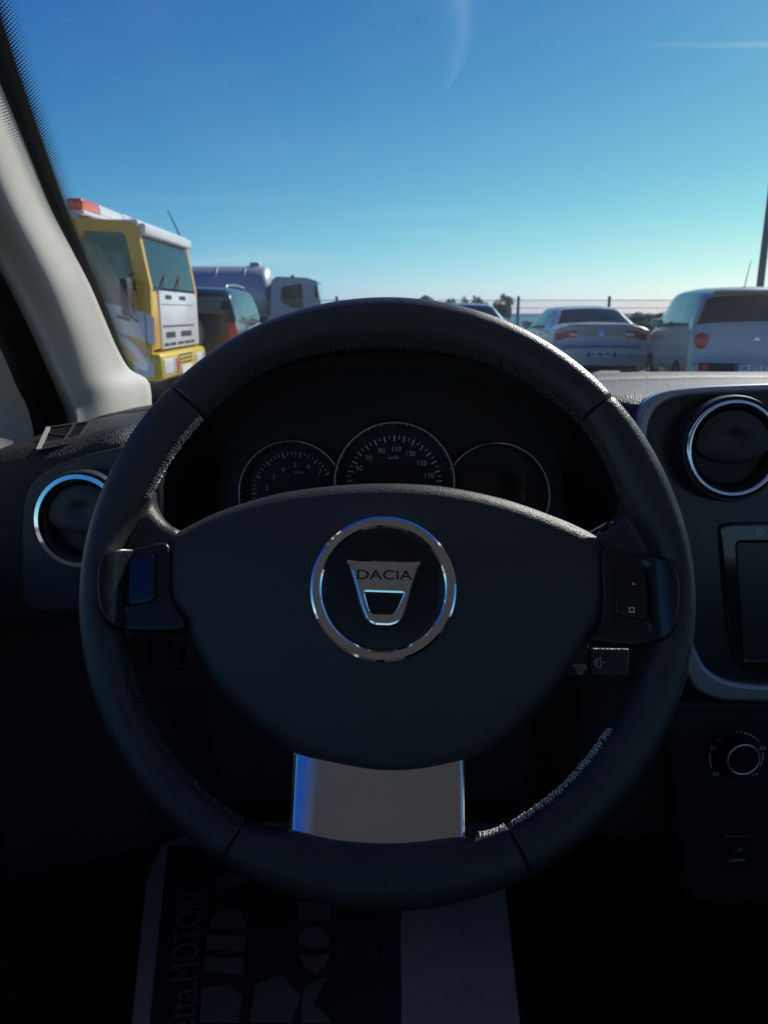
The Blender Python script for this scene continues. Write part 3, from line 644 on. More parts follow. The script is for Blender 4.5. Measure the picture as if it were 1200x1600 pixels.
def sd2(pts): return [(at_y(x, y, TY).x, at_y(x, y, TY).z) for x, y in pts]
cb = sd2([(425, 560), (425, 440), (432, 434), (478, 436), (494, 441), (502, 478), (503, 560)]); cb[0] = (cb[0][0], 0.6); cb[-1] = (cb[-1][0], 0.6)
cwin = rounded(sd2([(440, 448), (472, 443), (474, 482), (456, 482), (438, 470)]), 0.08); YT = Matrix.Translation((0, TY, 0)) @ Matrix.Rotation(R(90), 4, 'X')
cbr = rounded(cb, 0.12)
link('cab_side', shape([cbr, cwin], -0.06, 0, 0.004), cabp, tk, YT, auto=40)
link('cab_side', shape([cbr, cwin], -0.06, 0, 0.004), cabp, tk, Matrix.Translation((0, 2.4, 0)) @ YT @ Matrix.Translation((0, 0, 0.06)), auto=40)
dg_ = glass('dim_glass', (0.16, 0.2, 0.22))
link('side_window', shape([cwin], -0.04, -0.03), dg_, tk, YT); link('side_window', shape([cwin], -0.04, -0.03), dg_, tk, Matrix.Translation((0, 2.4, 0)) @ YT)
p = [Vector((c[0], 0, c[1])) for c in cb]
def strip(a, b, m_, nm, y0=0.062, y1=2.338): 
    n = Vector((b.z-a.z, 0, -(b.x-a.x))).normalized()*0.05
    V = [a+Vector((0, TY+y0, 0)), b+Vector((0, TY+y0, 0)), b+Vector((0, TY+y1, 0)), a+Vector((0, TY+y1, 0))]; V += [v-n for v in V]
    link(nm, mesh(V, [(0,1,2,3),(7,6,5,4),(0,4,5,1),(1,5,6,2),(2,6,7,3),(3,7,4,0)]), m_, tk)
strip(p[1], p[2], cabp, 'roof'); strip(p[2], p[3], cabp, 'roof'); strip(p[3], p[4], cabp, 'roof'); strip(p[4], p[5], tglass, 'windscreen'); strip(p[5], p[6], cabp, 'front_panel'); strip(p[0], p[1], cabp, 'cab_back')
link('roof_beacon', mesh(*lathe([(0, 0.16), (0.05, 0.15), (0.08, 0.09), (0.09, 0)], 16)), black_tr, tk, Matrix.Translation((p[2].x+0.55, TY+0.5, p[2].z-0.03)), smooth=True)
link('door_mirror', box((p[4].x+0.02, TY-0.15, p[4].z-0.35), (0.1, 0.18, 0.42), None, 0.03), black_tr, tk, auto=40)
link('seat', box((p[1].x+0.5, TY+0.6, 1.9), (0.2, 0.5, 0.9), None, 0.06), seat_m, tk, auto=40)
for xx in (xst+1.0, xst+2.3, xe-0.6, p[6].x-0.75):
    for yy, dy in ((TY+0.2, 1), (TY+2.2, -1)):
        Mw = Matrix.Translation((xx, yy, 0.5)) @ Matrix.Rotation(R(90)*dy, 4, 'X')
        V, Fc = lathe([(0.28, -0.16), (0.46, -0.16), (0.5, -0.1), (0.5, 0.1), (0.46, 0.16), (0.28, 0.16), (0.2, 0.05), (0, 0.05)], 32); link('wheel', mesh(V, Fc), tyre_m, tk, Mw, auto=50)

# =================================================================== THE CAR ONE SITS IN
XC = 0.36                      # middle of the car; the camera is before the left seat
cabin = thing('car_body', 'grey trimmed body shell around the driving seat with pale windscreen pillar', 'car body', (XC, 0, 0.3))
# ---------------------------------------------------------------- windscreen
KW = 0.526
def on_glass(px, py, off=0.0):
    d = ray(px, py); c = 1.17 + KW*1.29 - off; t = (c - CAM_H)/(d.z + KW*d.y); return CAMP + d*t
LE = [on_glass(*p) for p in crom([(212, 650), (180, 585), (140, 492), (65, 327), (-15, 130), (-60, 10), (-115, -135), (-190, -330)], 5, False)]
rows = []; uvs = []; NX = 60; base_v = 0
for i, p in enumerate(LE):
    if i: base_v += (LE[i]-LE[i-1]).yz.length
    xr = 2*XC - p.x; half = XC - p.x; row = []; uv = []; b = 0.10 - 0.05*i/(len(LE)-1)
    for j in range(NX+1):
        s = 0.5-0.5*math.cos(math.pi*j/NX); s = 0.5*s+0.5*j/NX
        x = p.x + (xr-p.x)*s; y = p.y + b*(1-((x-XC)/half)**2)
        row.append((x, y, p.z)); uv.append((x-p.x, base_v - (0.062 + 0.040*min(1, max(0, (x-p.x)/0.5))), 2*half))
    rows.append(row); uvs.append(uv)
V, Fc = grid(rows); gme = bpy.data.meshes.new('m'); gme.from_pydata(V, [], Fc)
ul = gme.uv_layers.new(name='metres'); u2 = gme.uv_layers.new(name='width'); fl = [q for r_ in uvs for q in r_]
for lp in gme.loops: q = fl[lp.vertex_index]; ul.data[lp.index].uv = q[:2]; u2.data[lp.index].uv = (q[2]-q[0], 0)
wg = glass('windscreen_glass', (0.94, 0.96, 0.955), 1.0, dirt=0.018)
t = wg.node_tree; outn = [n for n in t.nodes if n.type == 'OUTPUT_MATERIAL'][0]; prev = outn.inputs[0].links[0].from_socket
def node(tp, op=None, a=None, b=None, c=None):
    n = t.nodes.new(tp)
    if op: n.operation = op
    for i, v in enumerate((a, b, c)):
        if v is None: continue
        if hasattr(v, 'node'): t.links.new(v, n.inputs[i])
        else: n.inputs[i].default_value = v
    return n
M_ = lambda op, a, b=None, c=None: node('ShaderNodeMath', op, a, b, c).outputs[0]
ua = t.nodes.new('ShaderNodeUVMap'); ua.uv_map = 'metres'; ub = t.nodes.new('ShaderNodeUVMap'); ub.uv_map = 'width'
s1 = t.nodes.new('ShaderNodeSeparateXYZ'); t.links.new(ua.outputs[0], s1.inputs[0]); s2 = t.nodes.new('ShaderNodeSeparateXYZ'); t.links.new(ub.outputs[0], s2.inputs[0])
dx = M_('SMOOTH_MIN', M_('SUBTRACT', s1.outputs[0], 0.024), M_('SUBTRACT', s2.outputs[0], 0.024), 0.02)
dd = M_('SMOOTH_MIN', dx, s1.outputs[1], 0.11)
solid = M_('LESS_THAN', dd, 0.0)
pit = 0.0024
ra = M_('MULTIPLY', M_('ADD', s1.outputs[0], s1.outputs[1]), 0.7071/pit); rb = M_('MULTIPLY', M_('SUBTRACT', s1.outputs[0], s1.outputs[1]), 0.7071/pit)
fa = M_('SUBTRACT', M_('FRACT', ra), 0.5); fb = M_('SUBTRACT', M_('FRACT', rb), 0.5)
rad = M_('SQRT', M_('ADD', M_('MULTIPLY', fa, fa), M_('MULTIPLY', fb, fb)))
lim = M_('SUBTRACT', 0.52, M_('MULTIPLY', dd, 0.52/0.017))
dots = M_('LESS_THAN', rad, lim); msk = M_('MAXIMUM', solid, dots)
blk = t.nodes.new('ShaderNodeBsdfPrincipled'); blk.inputs['Base Color'].default_value = (0.012, 0.012, 0.014, 1); blk.inputs['Roughness'].default_value = 0.5
mxx = t.nodes.new('ShaderNodeMixShader'); t.links.new(msk, mxx.inputs[0]); t.links.new(prev, mxx.inputs[1]); t.links.new(blk.outputs[0], mxx.inputs[2]); t.links.new(mxx.outputs[0], outn.inputs[0])
ws = link('windscreen', gme, wg, smooth=True); tag(ws, 'clear curved windscreen with black dotted border above the dashboard', 'windscreen')

# ---------------------------------------------------------------- windscreen pillar, door frame, shell
def Yp(px, py, Y): return at_y(px, py, Y)
RR = [(-185,-330),(-110,-140),(-70,-40),(0,130),(40,228),(80,327),(112,390),(141,446),(165,502),(184,546),(203,577),(234,600)]
LL = [(-420,-330),(-300,-140),(-230,-40),(-160,130),(-110,228),(-55,320),(-15,388),(20,450),(50,510),(72,560),(92,607),(110,655)]
L2 = [(-490,-330),(-370,-140),(-300,-40),(-232,130),(-185,228),(-135,320),(-95,388),(-60,450),(-28,510),(0,545),(25,602),(50,662)]
rows = []; n = len(RR); frm = []; sail = []
for i in range(n):
    f = i/(n-1); a = on_glass(RR[i][0], RR[i][1], 0.012); a.y -= 0.0
    b = Yp(LL[i][0], LL[i][1], 0.46 + (0.98-0.46)*f); row = []
    m = (CAMP - (a+b)/2).normalized(); nrm = (Vector((0.75, -0.45, 0.1))).normalized()
    back = a + (a-CAMP).normalized()*0.012 + Vector((-0.004, 0, 0)); row.append(back)
    for k in range(13):
        s = k/12; bulge = 0.016*math.sin(math.pi*min(1, s*1.06))**1.3 if 0 < s < 0.94 else 0
        q_ = a.lerp(b, s); row.append(q_ + (CAMP-q_).normalized()*bulge*2.8)
    row.append(b + Vector((-0.015, 0.02, 0))); rows.append(row)
    c = Yp(L2[i][0], L2[i][1], 0.40 + (0.90-0.40)*f)
    frm.append([b + Vector((-0.004, 0.015, 0)), b.lerp(c, 0.2) + Vector((-0.03, 0.02, 0)), b.lerp(c, 0.6) + Vector((-0.035, 0.02, 0)), c + Vector((-0.012, 0.005, 0)), c])
    if i >= 7: sail.append((c, f))
frm.append([Vector((p.x, p.y, 1.06)) for p in frm[-1]])
def refine(rows, k=4):
    cols = [crom([tuple(r[j]) for r in rows], k, False) for j in range(len(rows[0]))]
    return [[c[i] for c in cols] for i in range(len(cols[0]))]
rows.append([p + Vector((-0.004, 0.004, -0.07)) for p in rows[-1]])
V, Fc = grid(refine(rows)); link('pillar_trim', mesh(V, Fc), beige, cabin, smooth=True, label='pale grey windscreen pillar trim')
V, Fc = grid([[(2*XC-p[0], p[1], p[2]) for p in r] for r in refine(rows)]); link('pillar_trim', mesh(V, Fc), beige, cabin, smooth=True)
def slabbox(nm, a, b, m, par=cabin, bev=0.01): return link(nm, box2(a, b, bev), m, par, auto=40)
# headliner: shallow arch over the cabin
rows = []
for y, z in [(0.46, 1.60), (0.40, 1.615), (0.2, 1.64), (-0.5, 1.65), (-1.2, 1.61), (-1.65, 1.53)]:
    rows.append([(XC + 0.71*s, y - 0.05*s*s, z - 0.07*abs(s)**3.0) for s in [k/10-1 for k in range(21)]])
V, Fc = grid(rows); mm = mesh(V, Fc); ho = link('headliner', mm, liner, cabin, smooth=True); sd_ = ho.modifiers.new('thickness', 'SOLIDIFY'); sd_.thickness = -0.05; sd_.offset = 1
slabbox('cabin_floor', (XC-0.80, -1.8, 0.30), (XC+0.80, 1.40, 0.36), carpet)
slabbox('bulkhead', (XC-0.80, 1.36, 0.36), (XC+0.80, 1.42, 1.10), carpet)
slabbox('tailgate', (XC-0.75, -1.85, 0.36), (XC+0.75, -1.75, 1.10), softblack)
for s in (-1, 1):
    slabbox('sill', (XC+s*0.76, -1.75, 0.36), (XC+s*0.82, 1.36, 0.62), softblack)
    slabbox('centre_pillar', (XC+s*0.70, -0.46, 0.62), (XC+s*0.76, -0.34, 1.56), beige)
    slabbox('rear_pillar', (XC+s*0.66, -1.75, 1.10), (XC+s*0.74, -1.40, 1.54), beige)
    slabbox('rear_side_panel', (XC+s*0.74, -1.75, 0.62), (XC+s*0.80, -0.46, 1.08), softblack)
    slabbox('cant_rail', (XC+s*0.655, -1.6, 1.495), (XC+s*0.72, 0.50, 1.55), liner)
    if s > 0: slabbox('front_side_panel', (XC+0.74, -0.34, 0.62), (XC+0.80, 1.30, 1.09), softblack)
# driver's door
dr = thing('front_door', 'dark door edge with pale inner corner panel beside the dashboard end', 'car door', (XC-0.78, 0.3, 0.62))
V, Fc = grid(refine(frm)); link('door_seal', mesh(V, Fc), softblack, dr, smooth=True)
rows = []
for c, f in sail:
    rows.append([c, c + Vector((-0.012, -0.010, 0)), c + Vector((-0.03, -0.06, -0.002)), c + Vector((-0.04, -0.16, -0.004)), c + Vector((-0.045, -0.30, -0.006))])
rows.append([Vector((p[0], p[1], 1.10)) for p in rows[-1]])
V, Fc = grid(refine(rows, 3)); link('corner_panel', mesh(V, Fc), beige, dr, smooth=True)
slabbox('door_trim', (XC-0.80, -0.33, 0.62), (XC-0.745, 1.0, 1.10), softblack, dr)

# ---------------------------------------------------------------- dashboard
dash = thing('dashboard', 'black grained dashboard with round vents and instrument hood behind the steering wheel', 'dashboard', (XC, 0.9, 0.62))
def lerp_tab(tab, x):
    if x <= tab[0][0]: return tab[0][1]
    for (a, fa_), (b, fb_) in zip(tab, tab[1:]):
        if x <= b: s = (x-a)/(b-a); s = s*s*(3-2*s); return fa_+(fb_-fa_)*s
    return tab[-1][1]
ZT = [(-0.40, 1.168), (-0.365, 1.178), (-0.30, 1.187), (-0.24, 1.199), (-0.10, 1.21), (0.15, 1.224), (0.4, 1.229), (1.1, 1.227)]
YF = [(-0.40, 0.640), (-0.33, 0.660), (-0.24, 0.690), (-0.19, 0.77), (0.17, 0.77), (0.215, 0.705), (1.1, 0.715)]
xs_ = [-0.385, -0.380, -0.37, -0.355, -0.34] + [-0.32+0.02*k for k in range(76)]
rows = []
for x in xs_:
    zt, yf = lerp_tab(ZT, x), lerp_tab(YF, x); e = max(0, (-0.355-x)/0.03)
    zt -= 0.02*e*e; prof = []
    for y, dz in [(1.34, -0.10), (1.30, -0.050), (1.22, -0.020), (1.10, -0.009), (0.99, -0.004), (0.955, -0.003), (0.945, -0.0085), (0.935, -0.009), (0.925, -0.003), (0.85, 0.0), (0.78, 0.0)]: prof.append((x, y, zt+dz))
    for k in range(7):
        a = k/6*math.pi/2; prof.append((x, yf+0.03-0.03*math.sin(a), zt-0.03+0.03*math.cos(a)))
    prof += [(x, yf-0.004, zt-0.09), (x, yf-0.004, 1.03), (x, yf+0.004, 1.018), (x, yf+0.04, 1.01), (x, yf+0.045, 0.98), (x, yf+0.02, 0.90), (x, yf+0.03, 0.74), (x, yf+0.25, 0.60), (x, 1.36, 0.60)]
    rows.append(prof)
V, Fc = grid(rows); Fc.append(tuple(range(len(rows[0])))); Fc.append(tuple(range(len(V)-len(rows[0]), len(V)))); link('dash_pad', mesh(V, Fc), padgrain, dash, auto=50)

# side demister grille on the top left corner
gp0 = [at_y(x, y, Y) for x, y, Y in ((60, 707, 0.675), (76, 672, 0.73), (142, 662, 0.76), (118, 695, 0.695))]
nn = (gp0[1]-gp0[0]).cross(gp0[2]-gp0[0]).normalized(); nn = nn if nn.z > 0 else -nn
gp0 = [p + nn*0.0015 for p in gp0]
dg = link('demister_grille', mesh(gp0, [(0, 1, 2, 3)]), mat('vent_shade', (0.004, 0.004, 0.004), 0.9, spec=0.1), dash)  # flat plate, near-black colour imitates the shade inside a recess
def bar(a, b, w, h, m, nm, par):
    d = (b-a).normalized(); sdv = d.cross(nn).normalized()*w/2; up = nn*h
    V = [a-sdv, a+sdv, b+sdv, b-sdv]; V += [v+up for v in V]
    link(nm, mesh(V, [(0,1,2,3),(4,5,6,7),(0,1,5,4),(1,2,6,5),(2,3,7,6),(3,0,4,7)]), m, par)
lite = mat('sunlit_grey_plastic', (0.35, 0.35, 0.33), 0.5)  # pale colour imitates sunlight on the grille's left edge
bar(gp0[0], gp0[1], 0.0035, 0.002, lite, 'grille_frame', dg); bar(gp0[1], gp0[2], 0.003, 0.0015, softblack, 'grille_frame', dg); bar(gp0[2], gp0[3], 0.003, 0.0015, softblack, 'grille_frame', dg); bar(gp0[3], gp0[0], 0.003, 0.0015, softblack, 'grille_frame', dg)
bar(gp0[0].lerp(gp0[1], 0.75), gp0[3].lerp(gp0[2], 0.3), 0.0012, 0.001, grain, 'slat', dg); bar(gp0[0].lerp(gp0[3], 0.62), gp0[1].lerp(gp0[2], 0.62), 0.002, 0.002, softblack, 'slat', dg)

# ---- round air vents
def vent(px, py, Y, rpx, tilt, yaw, ring=None):
    fr_ = Frame(px, py, Y, tilt, yaw); r = rpx*(fr_.o.y*cp)/F_PX*1.02
    V, Fc = lathe([(r*1.10, -0.025), (r*1.09, 0.004), (r*1.06, 0.008), (r*1.02, 0.008), (r*0.99, 0.002)], 72)
    v = link('air_vent', mesh(V, Fc), softblack, dash, fr_.M, auto=40)
    V, Fc = lathe(ring(r) if ring else [(r*1.005, 0.000), (r*1.005, 0.0105), (r*0.997, 0.0122), (r*0.905, 0.0126), (r*0.893, 0.0115), (r*0.885, 0.0)], 96); link('chrome_ring', mesh(V, Fc), chrome, v, fr_.M, auto=35)
    V, Fc = lathe([(r*0.885, 0.004), (r*0.86, 0.004), (r*0.80, -0.004), (r*0.795, -0.02), (0.0001, -0.02)], 72); link('vent_bowl', mesh(V, Fc), softblack, v, fr_.M, auto=40)
    # lower shutter and the lens-shaped upper shutter with its thumb dimple
    lo = circle(0, 0, r*0.775, 48); link('lower_shutter', pillow(lo, -0.016, -0.004, 0.004, 0.003), softblack, v, fr_.M, auto=60)
    up = circle(0, 0, r*0.78, 32, R(8), R(172)) + [(r*0.772*math.cos(a), r*0.11 - r*0.42*math.sin((a-math.pi)/math.pi*math.pi)) for a in [math.pi + math.pi*k/26 for k in range(1, 26)]]
    up = [(x, y) for x, y in up]
    P = []; cx, cy = 0, r*0.22
    for q, h in ((up, -0.012), (up, 0.0058), (inset(up, 0.0008), 0.0065)): P.append([(x, y, h) for x, y in q])
    last = P[-1]
    for k in range(1, 13):
        s = max(1-k/12, 0.01); dz = 0.003*(1-s*s) - 0.0045*math.exp(-(s/0.36)**2)
        P.append([(cx+(p[0]-cx)*s, cy+(p[1]-cy)*s, 0.0065+dz) for p in last])
    V, Fc = grid(P, False, True); Fc.append(tuple(range(len(V)-len(up), len(V)))); link('upper_shutter', mesh(V, Fc), softblack, v, fr_.M, auto=35)
    return v
fv = Frame(150, 840, 0.648, 8, -4)
link('vent_panel', shape([rounded(fv.loop([(34, 775), (62, 735), (140, 708), (230, 690), (300, 690), (300, 955), (30, 958)]), 0.02)], -0.02, 0.0, 0.004), grain, dash, fv.M, auto=40)
vent(133, 812, 0.632, 75, 10, -6)

# ---- centre stack: grey frame, panel, vent
fc = Frame(1140, 820, 0.690, 9, 0)
outer = [(1520, 597), (1330, 598), (1180, 600), (1090, 604), (1040, 610), (1010, 622), (993, 645), (988, 680), (996, 750), (1018, 850), (1040, 940), (1056, 1000), (1066, 1045), (1080, 1076), (1120, 1092), (1200, 1094), (1520, 1094)]
inner = [(1510, 614), (1330, 614), (1180, 615), (1100, 618), (1052, 623), (1024, 636), (1011, 658), (1008, 690), (1022, 770), (1048, 880), (1070, 960), (1083, 1012), (1098, 1042), (1130, 1061), (1180, 1068), (1330, 1069), (1510, 1069)]
link('console_frame', shape([rounded(fc.loop(outer), 0.02), rounded(fc.loop(inner), 0.02)], -0.03, 0.008, 0.004, 4), frame_m, dash, fc.M, auto=50, label='satin grey frame around the centre console')
cpn = link('console_panel', shape([rounded(inset(fc.loop(inner), -0.002), 0.02)], -0.03, 0.0, 0.002), panel_m, dash, fc.M, auto=40)
vent(1141, 701, 0.686, 78, 9, 2, lambda r: [(r*0.938 + r*0.068*math.cos(a), 0.006 + r*0.075*math.sin(a)) for a in [R(-20+22*k) for k in range(11)]])
# lower console with climate dial
fl_ = Frame(1160, 1200, 0.690, 4, 0)
link('lower_console', shape([rounded(fl_.loop([(1040, 1098), (1520, 1098), (1520, 1420), (1080, 1420), (1062, 1300)]), 0.015)], -0.1, -0.004, 0.006), softblack, dash, fl_.M, auto=40)
fd = Frame(1150, 1182, 0.684, 4, 0); kp = fd.o.y*cp/F_PX*1.05
fk = Frame(1162, 1187, 0.655, 4, 0); kk = fk.o.y*cp/F_PX*1.05
dl = link('climate_dial', mesh(*lathe([(40*kp, 0.0), (39*kp, 0.004), (30*kp, 0.012), (0.0001, 0.012)], 48)), satin, dash, fd.M, auto=40)
link('knob', mesh(*lathe([(31*kk, -0.022), (28.5*kk, -0.002), (27*kk, 0.0), (0.0001, -0.001)], 48)), satin, dl, fk.M, auto=40)
link('chrome_ring', mesh(*lathe([(27.4*kk + 1.7*kk*math.cos(a), 1.7*kk*math.sin(a)) for a in [R(-30+24*q) for q in range(11)]], 64)), mat('dial_chrome', (0.95, 0.95, 0.95), 0.3, 0.9), dl, fk.M, auto=40)
for a0, a1 in ((38, 78), (104, 142), (172, 205), (-22, 10)):
    link('dial_scale', shape([arc_band(45*kp, 46.6*kp, R(a0), R(a1))], 0.0006, 0.0014), mark_d, dl, fd.M)
for a in (91, 158, 22, 222, -42):
    c = (46*kp*math.cos(R(a)), 46*kp*math.sin(R(a)))
    link('dial_symbol', shape([circle(c[0]-2*kp, c[1]+1.5*kp, 1.7*kp, 10), rounded([(c[0]-4*kp, c[1]-4*kp), (c[0]+5*kp, c[1]-3*kp), (c[0]+6*kp, c[1]+2*kp), (c[0]+4.4*kp, c[1]+2*kp), (c[0]+3*kp, c[1]-2*kp), (c[0]-4*kp, c[1]-2.6*kp)], kp*0.4)], 0.0006, 0.0012), mark_d, dl, fd.M)
sw = link('console_switch', shape([rounded(fl_.loop([(1128, 1305), (1176, 1305), (1176, 1358), (1126, 1358)]), 0.004)], -0.01, 0.001, 0.002), satin, dash, fl_.M, auto=40)
link('switch_line', shape([fl_.loop([(1137, 1341), (1162, 1340), (1162, 1343), (1137, 1344)])], 0.001, 0.003), mat('dim_marking', (0.2, 0.2, 0.2), 0.6), sw, fl_.M)
link('switch_symbol', shape([fl_.loop([(1145, 1330), (1158, 1322), (1160, 1328)])], 0.001, 0.0016), mat('dim_marking', (0.2, 0.2, 0.2), 0.6), sw, fl_.M)
# ---- media unit
fr2 = Frame(1240, 930, 0.680, 9, 0)
mu = thing('media_unit', 'black touchscreen media unit set in the centre console', 'media unit', M=fr2.M)
bz = [(1120, 820), (1138, 816), (1400, 812), (1412, 1050), (1180, 1052), (1156, 1046), (1143, 1025), (1134, 980), (1126, 900)]
so = [(1150, 848), (1385, 846), (1388, 1030), (1162, 1028)]
link('bezel', shape([rounded(fr2.loop(bz), 0.006), rounded(fr2.loop(so), 0.003)], -0.012, 0.004, 0.003), gloss, mu, fr2.M, auto=50)
link('screen_edge', shape([rounded(fr2.loop([(1148, 846), (1387, 844), (1390, 1032), (1160, 1030)]), 0.003), rounded(fr2.loop([(1159, 853), (1380, 852), (1383, 1024), (1168, 1022)]), 0.003)], -0.010, -0.001, 0.002), gloss, mu, fr2.M, auto=50)
link('screen', shape([rounded(fr2.loop([(1149, 847), (1386, 845), (1389, 1031), (1161, 1029)]), 0.003)], -0.011, -0.005), mat('screen_glass', (0.10, 0.078, 0.062), 0.3), mu, fr2.M)
c = fr2.uv(1187, 830, 0.004); k = fr2.o.y/F_PX
link('power_symbol', shape([[(c[0]+x, c[1]+y) for x, y in arc_band(4.6*k, 6*k, R(120), R(420), 20)], [(c[0]-0.8*k, c[1]+1*k), (c[0]+0.8*k, c[1]+1*k), (c[0]+0.8*k, c[1]+6.5*k), (c[0]-0.8*k, c[1]+6.5*k)]], 0.0041, 0.0046), mark_d, mu, fr2.M)

# ---- instrument hood and cluster
lipf = Frame(612, 700, 0.60, 0, 0)
lip = [(268, 870), (262, 800), (264, 745), (285, 690), (325, 640), (375, 604), (440, 573), (520, 553), (620, 546), (720, 556), (800, 580), (865, 614), (915, 660), (948, 715), (962, 780), (960, 870)]
lipw = [at_y(x, y, 0.60) for x, y in crom(lip, 5, False)]
ctr = at_y(612, 800, 0.60)
rows = []
for p in lipw:
    d = Vector((p.x-ctr.x, 0, p.z-ctr.z)); u = d.normalized(); Q = lambda dy, dr: (p.x+u.x*dr, 0.60+dy, p.z+u.z*dr*(1 if u.z > 0 else 1))
    w_ = max(0.0, u.z)
    rows.append([Q(0.150, -0.030), Q(0.10, -0.020), Q(0.05, -0.010), Q(0.012, -0.003), Q(0.003, 0.0), Q(0.0, 0.003), Q(0.002, 0.007), Q(0.010, 0.0095), Q(0.04, 0.010), Q(0.10, 0.006 - 0.004*w_), Q(0.20, 0.0 - 0.03*w_), Q(0.32, -0.005 - 0.075*w_)])
V, Fc = grid(rows); link('instrument_hood', mesh(V, Fc), satin, dash, auto=60)
clf = Frame(612, 760, 0.70, 14, 0)
link('cluster_panel', shape([rounded(clf.loop([(255, 900), (262, 760), (330, 640), (480, 575), (612, 562), (750, 575), (890, 645), (958, 760), (965, 900)]), 0.03)], -0.02, 0), satin, dash, clf.M)
gk = clf.o.y*cp/F_PX*1.03
faces = mat('gauge_face', (0.006, 0.006, 0.008), 0.4)
def gauge(cx, cy, rp, lab, dz=0.0):
    M = clf.M @ Matrix.Translation((*clf.uv(cx, cy, dz), dz)); r = rp*gk
    g_ = link('gauge', mesh(*lathe([(r*1.03, -dz), (r*1.02, 0.018), (r*1.0, 0.020)], 72)), satin, dash, M, auto=40, label=lab)
    link('bezel', mesh(*lathe([(r*1.0, 0.0195), (r*0.99, 0.0215), (r*0.965, 0.0215), (r*0.95, 0.019), (r*0.92, 0.002)], 96)), dchrome, g_, M, auto=40)
    link('dial_face', mesh(*lathe([(r*0.93, 0.002), (0.0001, 0.002)], 72)), faces, g_, M)
    return g_, M, r
def ticks(g_, M, r, a0, a1, n, big):
    parts = []
    for k in range(n+1):
        a = R(a0+(a1-a0)*k/n); l = 0.10 if k % big == 0 else 0.06; w = 0.011 if k % big == 0 else 0.007
        e = Vector((math.cos(a), math.sin(a), 0)); s = Vector((-math.sin(a), math.cos(a), 0)); z = Vector((0, 0, 0.0032))
        q0, q1 = e*r*(0.80-l), e*r*0.80
        parts.append(([q0-s*r*w+z, q0+s*r*w+z, q1+s*r*w+z, q1-s*r*w+z], [(0, 1, 2, 3)]))
    link('scale_ticks', mesh(*join(parts)), mark_d, g_, M, kind='stuff')
g_, M, r = gauge(616, 755, 92.5, 'large middle speed gauge', 0.021); ticks(g_, M, r, 215, -35, 40, 2)
for s, x, y in [('50', 561, 732), ('70', 576, 716), ('90', 596, 705), ('110', 619, 702), ('130', 641, 709), ('150', 659, 724), ('170', 670, 744)]:
    link('numeral', text(s, 11*gk, 0.0002), mark_d, g_, clf.M @ Matrix.Translation((*clf.uv(x, y, 0.024), 0.0244)))
link('lettering', text('km/h', 8*gk, 0.0002), mark_d, g_, clf.M @ Matrix.Translation((*clf.uv(615, 715, 0.024), 0.0244)))
g_, M, r = gauge(459, 771, 83, 'left rev counter gauge'); ticks(g_, M, r, 205, 30, 28, 4)
for s, x, y in [('2', 417, 762), ('3', 428, 746), ('4', 442, 734), ('5', 461, 727), ('6', 482, 729), ('7', 500, 738)]:
    link('numeral', text(s, 11*gk, 0.0002), mark_d, g_, clf.M @ Matrix.Translation((*clf.uv(x, y, 0.003), 0.0034)))
link('lettering', text('1/min', 7*gk, 0.0002), mark_d, g_, clf.M @ Matrix.Translation((*clf.uv(466, 738, 0.003), 0.0034)))
g_, M, r = gauge(771, 775, 84, 'blank right display gauge')
link('display', shape([rounded([(-0.6*r, -0.45*r), (0.6*r, -0.45*r), (0.6*r, 0.45*r), (-0.6*r, 0.45*r)], 0.004)], 0.0022, 0.003), gloss, g_, M)
# ---- switches on the knee panel
fs = Frame(262, 1035, 0.690, 0, 0)
sp_ = link('switch_panel', shape([rounded(fs.loop([(190, 985), (330, 985), (325, 1075), (215, 1082)]), 0.008)], -0.03, 0.0, 0.003), softblack, dash, fs.M, auto=40)
for x0_, x1_ in ((205, 236), (264, 290)):
    s_ = link('switch', shape([rounded(fs.loop([(x0_, 993), (x1_, 993), (x1_, 1045), (x0_, 1045)]), 0.003)], -0.005, 0.004, 0.002), satin, sp_, fs.M, auto=40)
# ---------------------------------------------------------------- paper floor mat
ff = Frame(0, 0, 0, 90, 0, o=Vector((-0.05, 1.0, 0.372)))
pmat = thing('paper_floor_mat', 'white paper footwell mat printed with dark panel and lettering', 'floor mat', M=ff.M)
link('sheet', shape([rounded(ff.loop([(238, 1286), (778, 1286), (812, 1600), (838, 1760), (190, 1760)]), 0.03)], 0, 0.0015), paper, pmat, ff.M)
link('printed_panel', shape([ff.loop([(262, 1322), (648, 1322), (626, 1440), (628, 1760), (218, 1760)])], 0.0016, 0.0020), ink, pmat, ff.M)
def prn(pts, m=ink2, nm='printed_shape'): link(nm, shape([ff.loop(pts)], 0.0021, 0.0025), m, pmat, ff.M)
prn([(334, 1376), (360, 1364), (388, 1376), (372, 1384), (340, 1392)])
prn([(326, 1452), (332, 1436), (345, 1426), (362, 1422), (376, 1428), (384, 1442), (384, 1452)])
prn([(323, 1462), (384, 1464), (383, 1488), (321, 1486)]); prn([(320, 1497), (382, 1499), (380, 1525), (319, 1520)]); prn([(316, 1545), (360, 1540), (378, 1560), (372, 1600), (312, 1600)])
prn([(465, 1412), (516, 1412), (516, 1440), (465, 1438)]); prn([(466, 1476), (470, 1460), (484, 1449), (500, 1449), (512, 1462), (516, 1480), (490, 1484)]); prn([(466, 1492), (490, 1498), (516, 1490), (508, 1512), (492, 1524), (476, 1512)])
prn([(400, 1540), (440, 1525), (470, 1560), (455, 1600), (390, 1600)]); prn([(475, 1545), (512, 1526), (490, 1570), (520, 1600), (470, 1600)])
for x in (528, 536, 580, 586, 596, 604, 612): prn([(x, 1468), (x+4, 1468), (x+4, 1500), (x, 1500)], mat('faint_ink', (0.14, 0.13, 0.15), 0.8), 'printed_line')
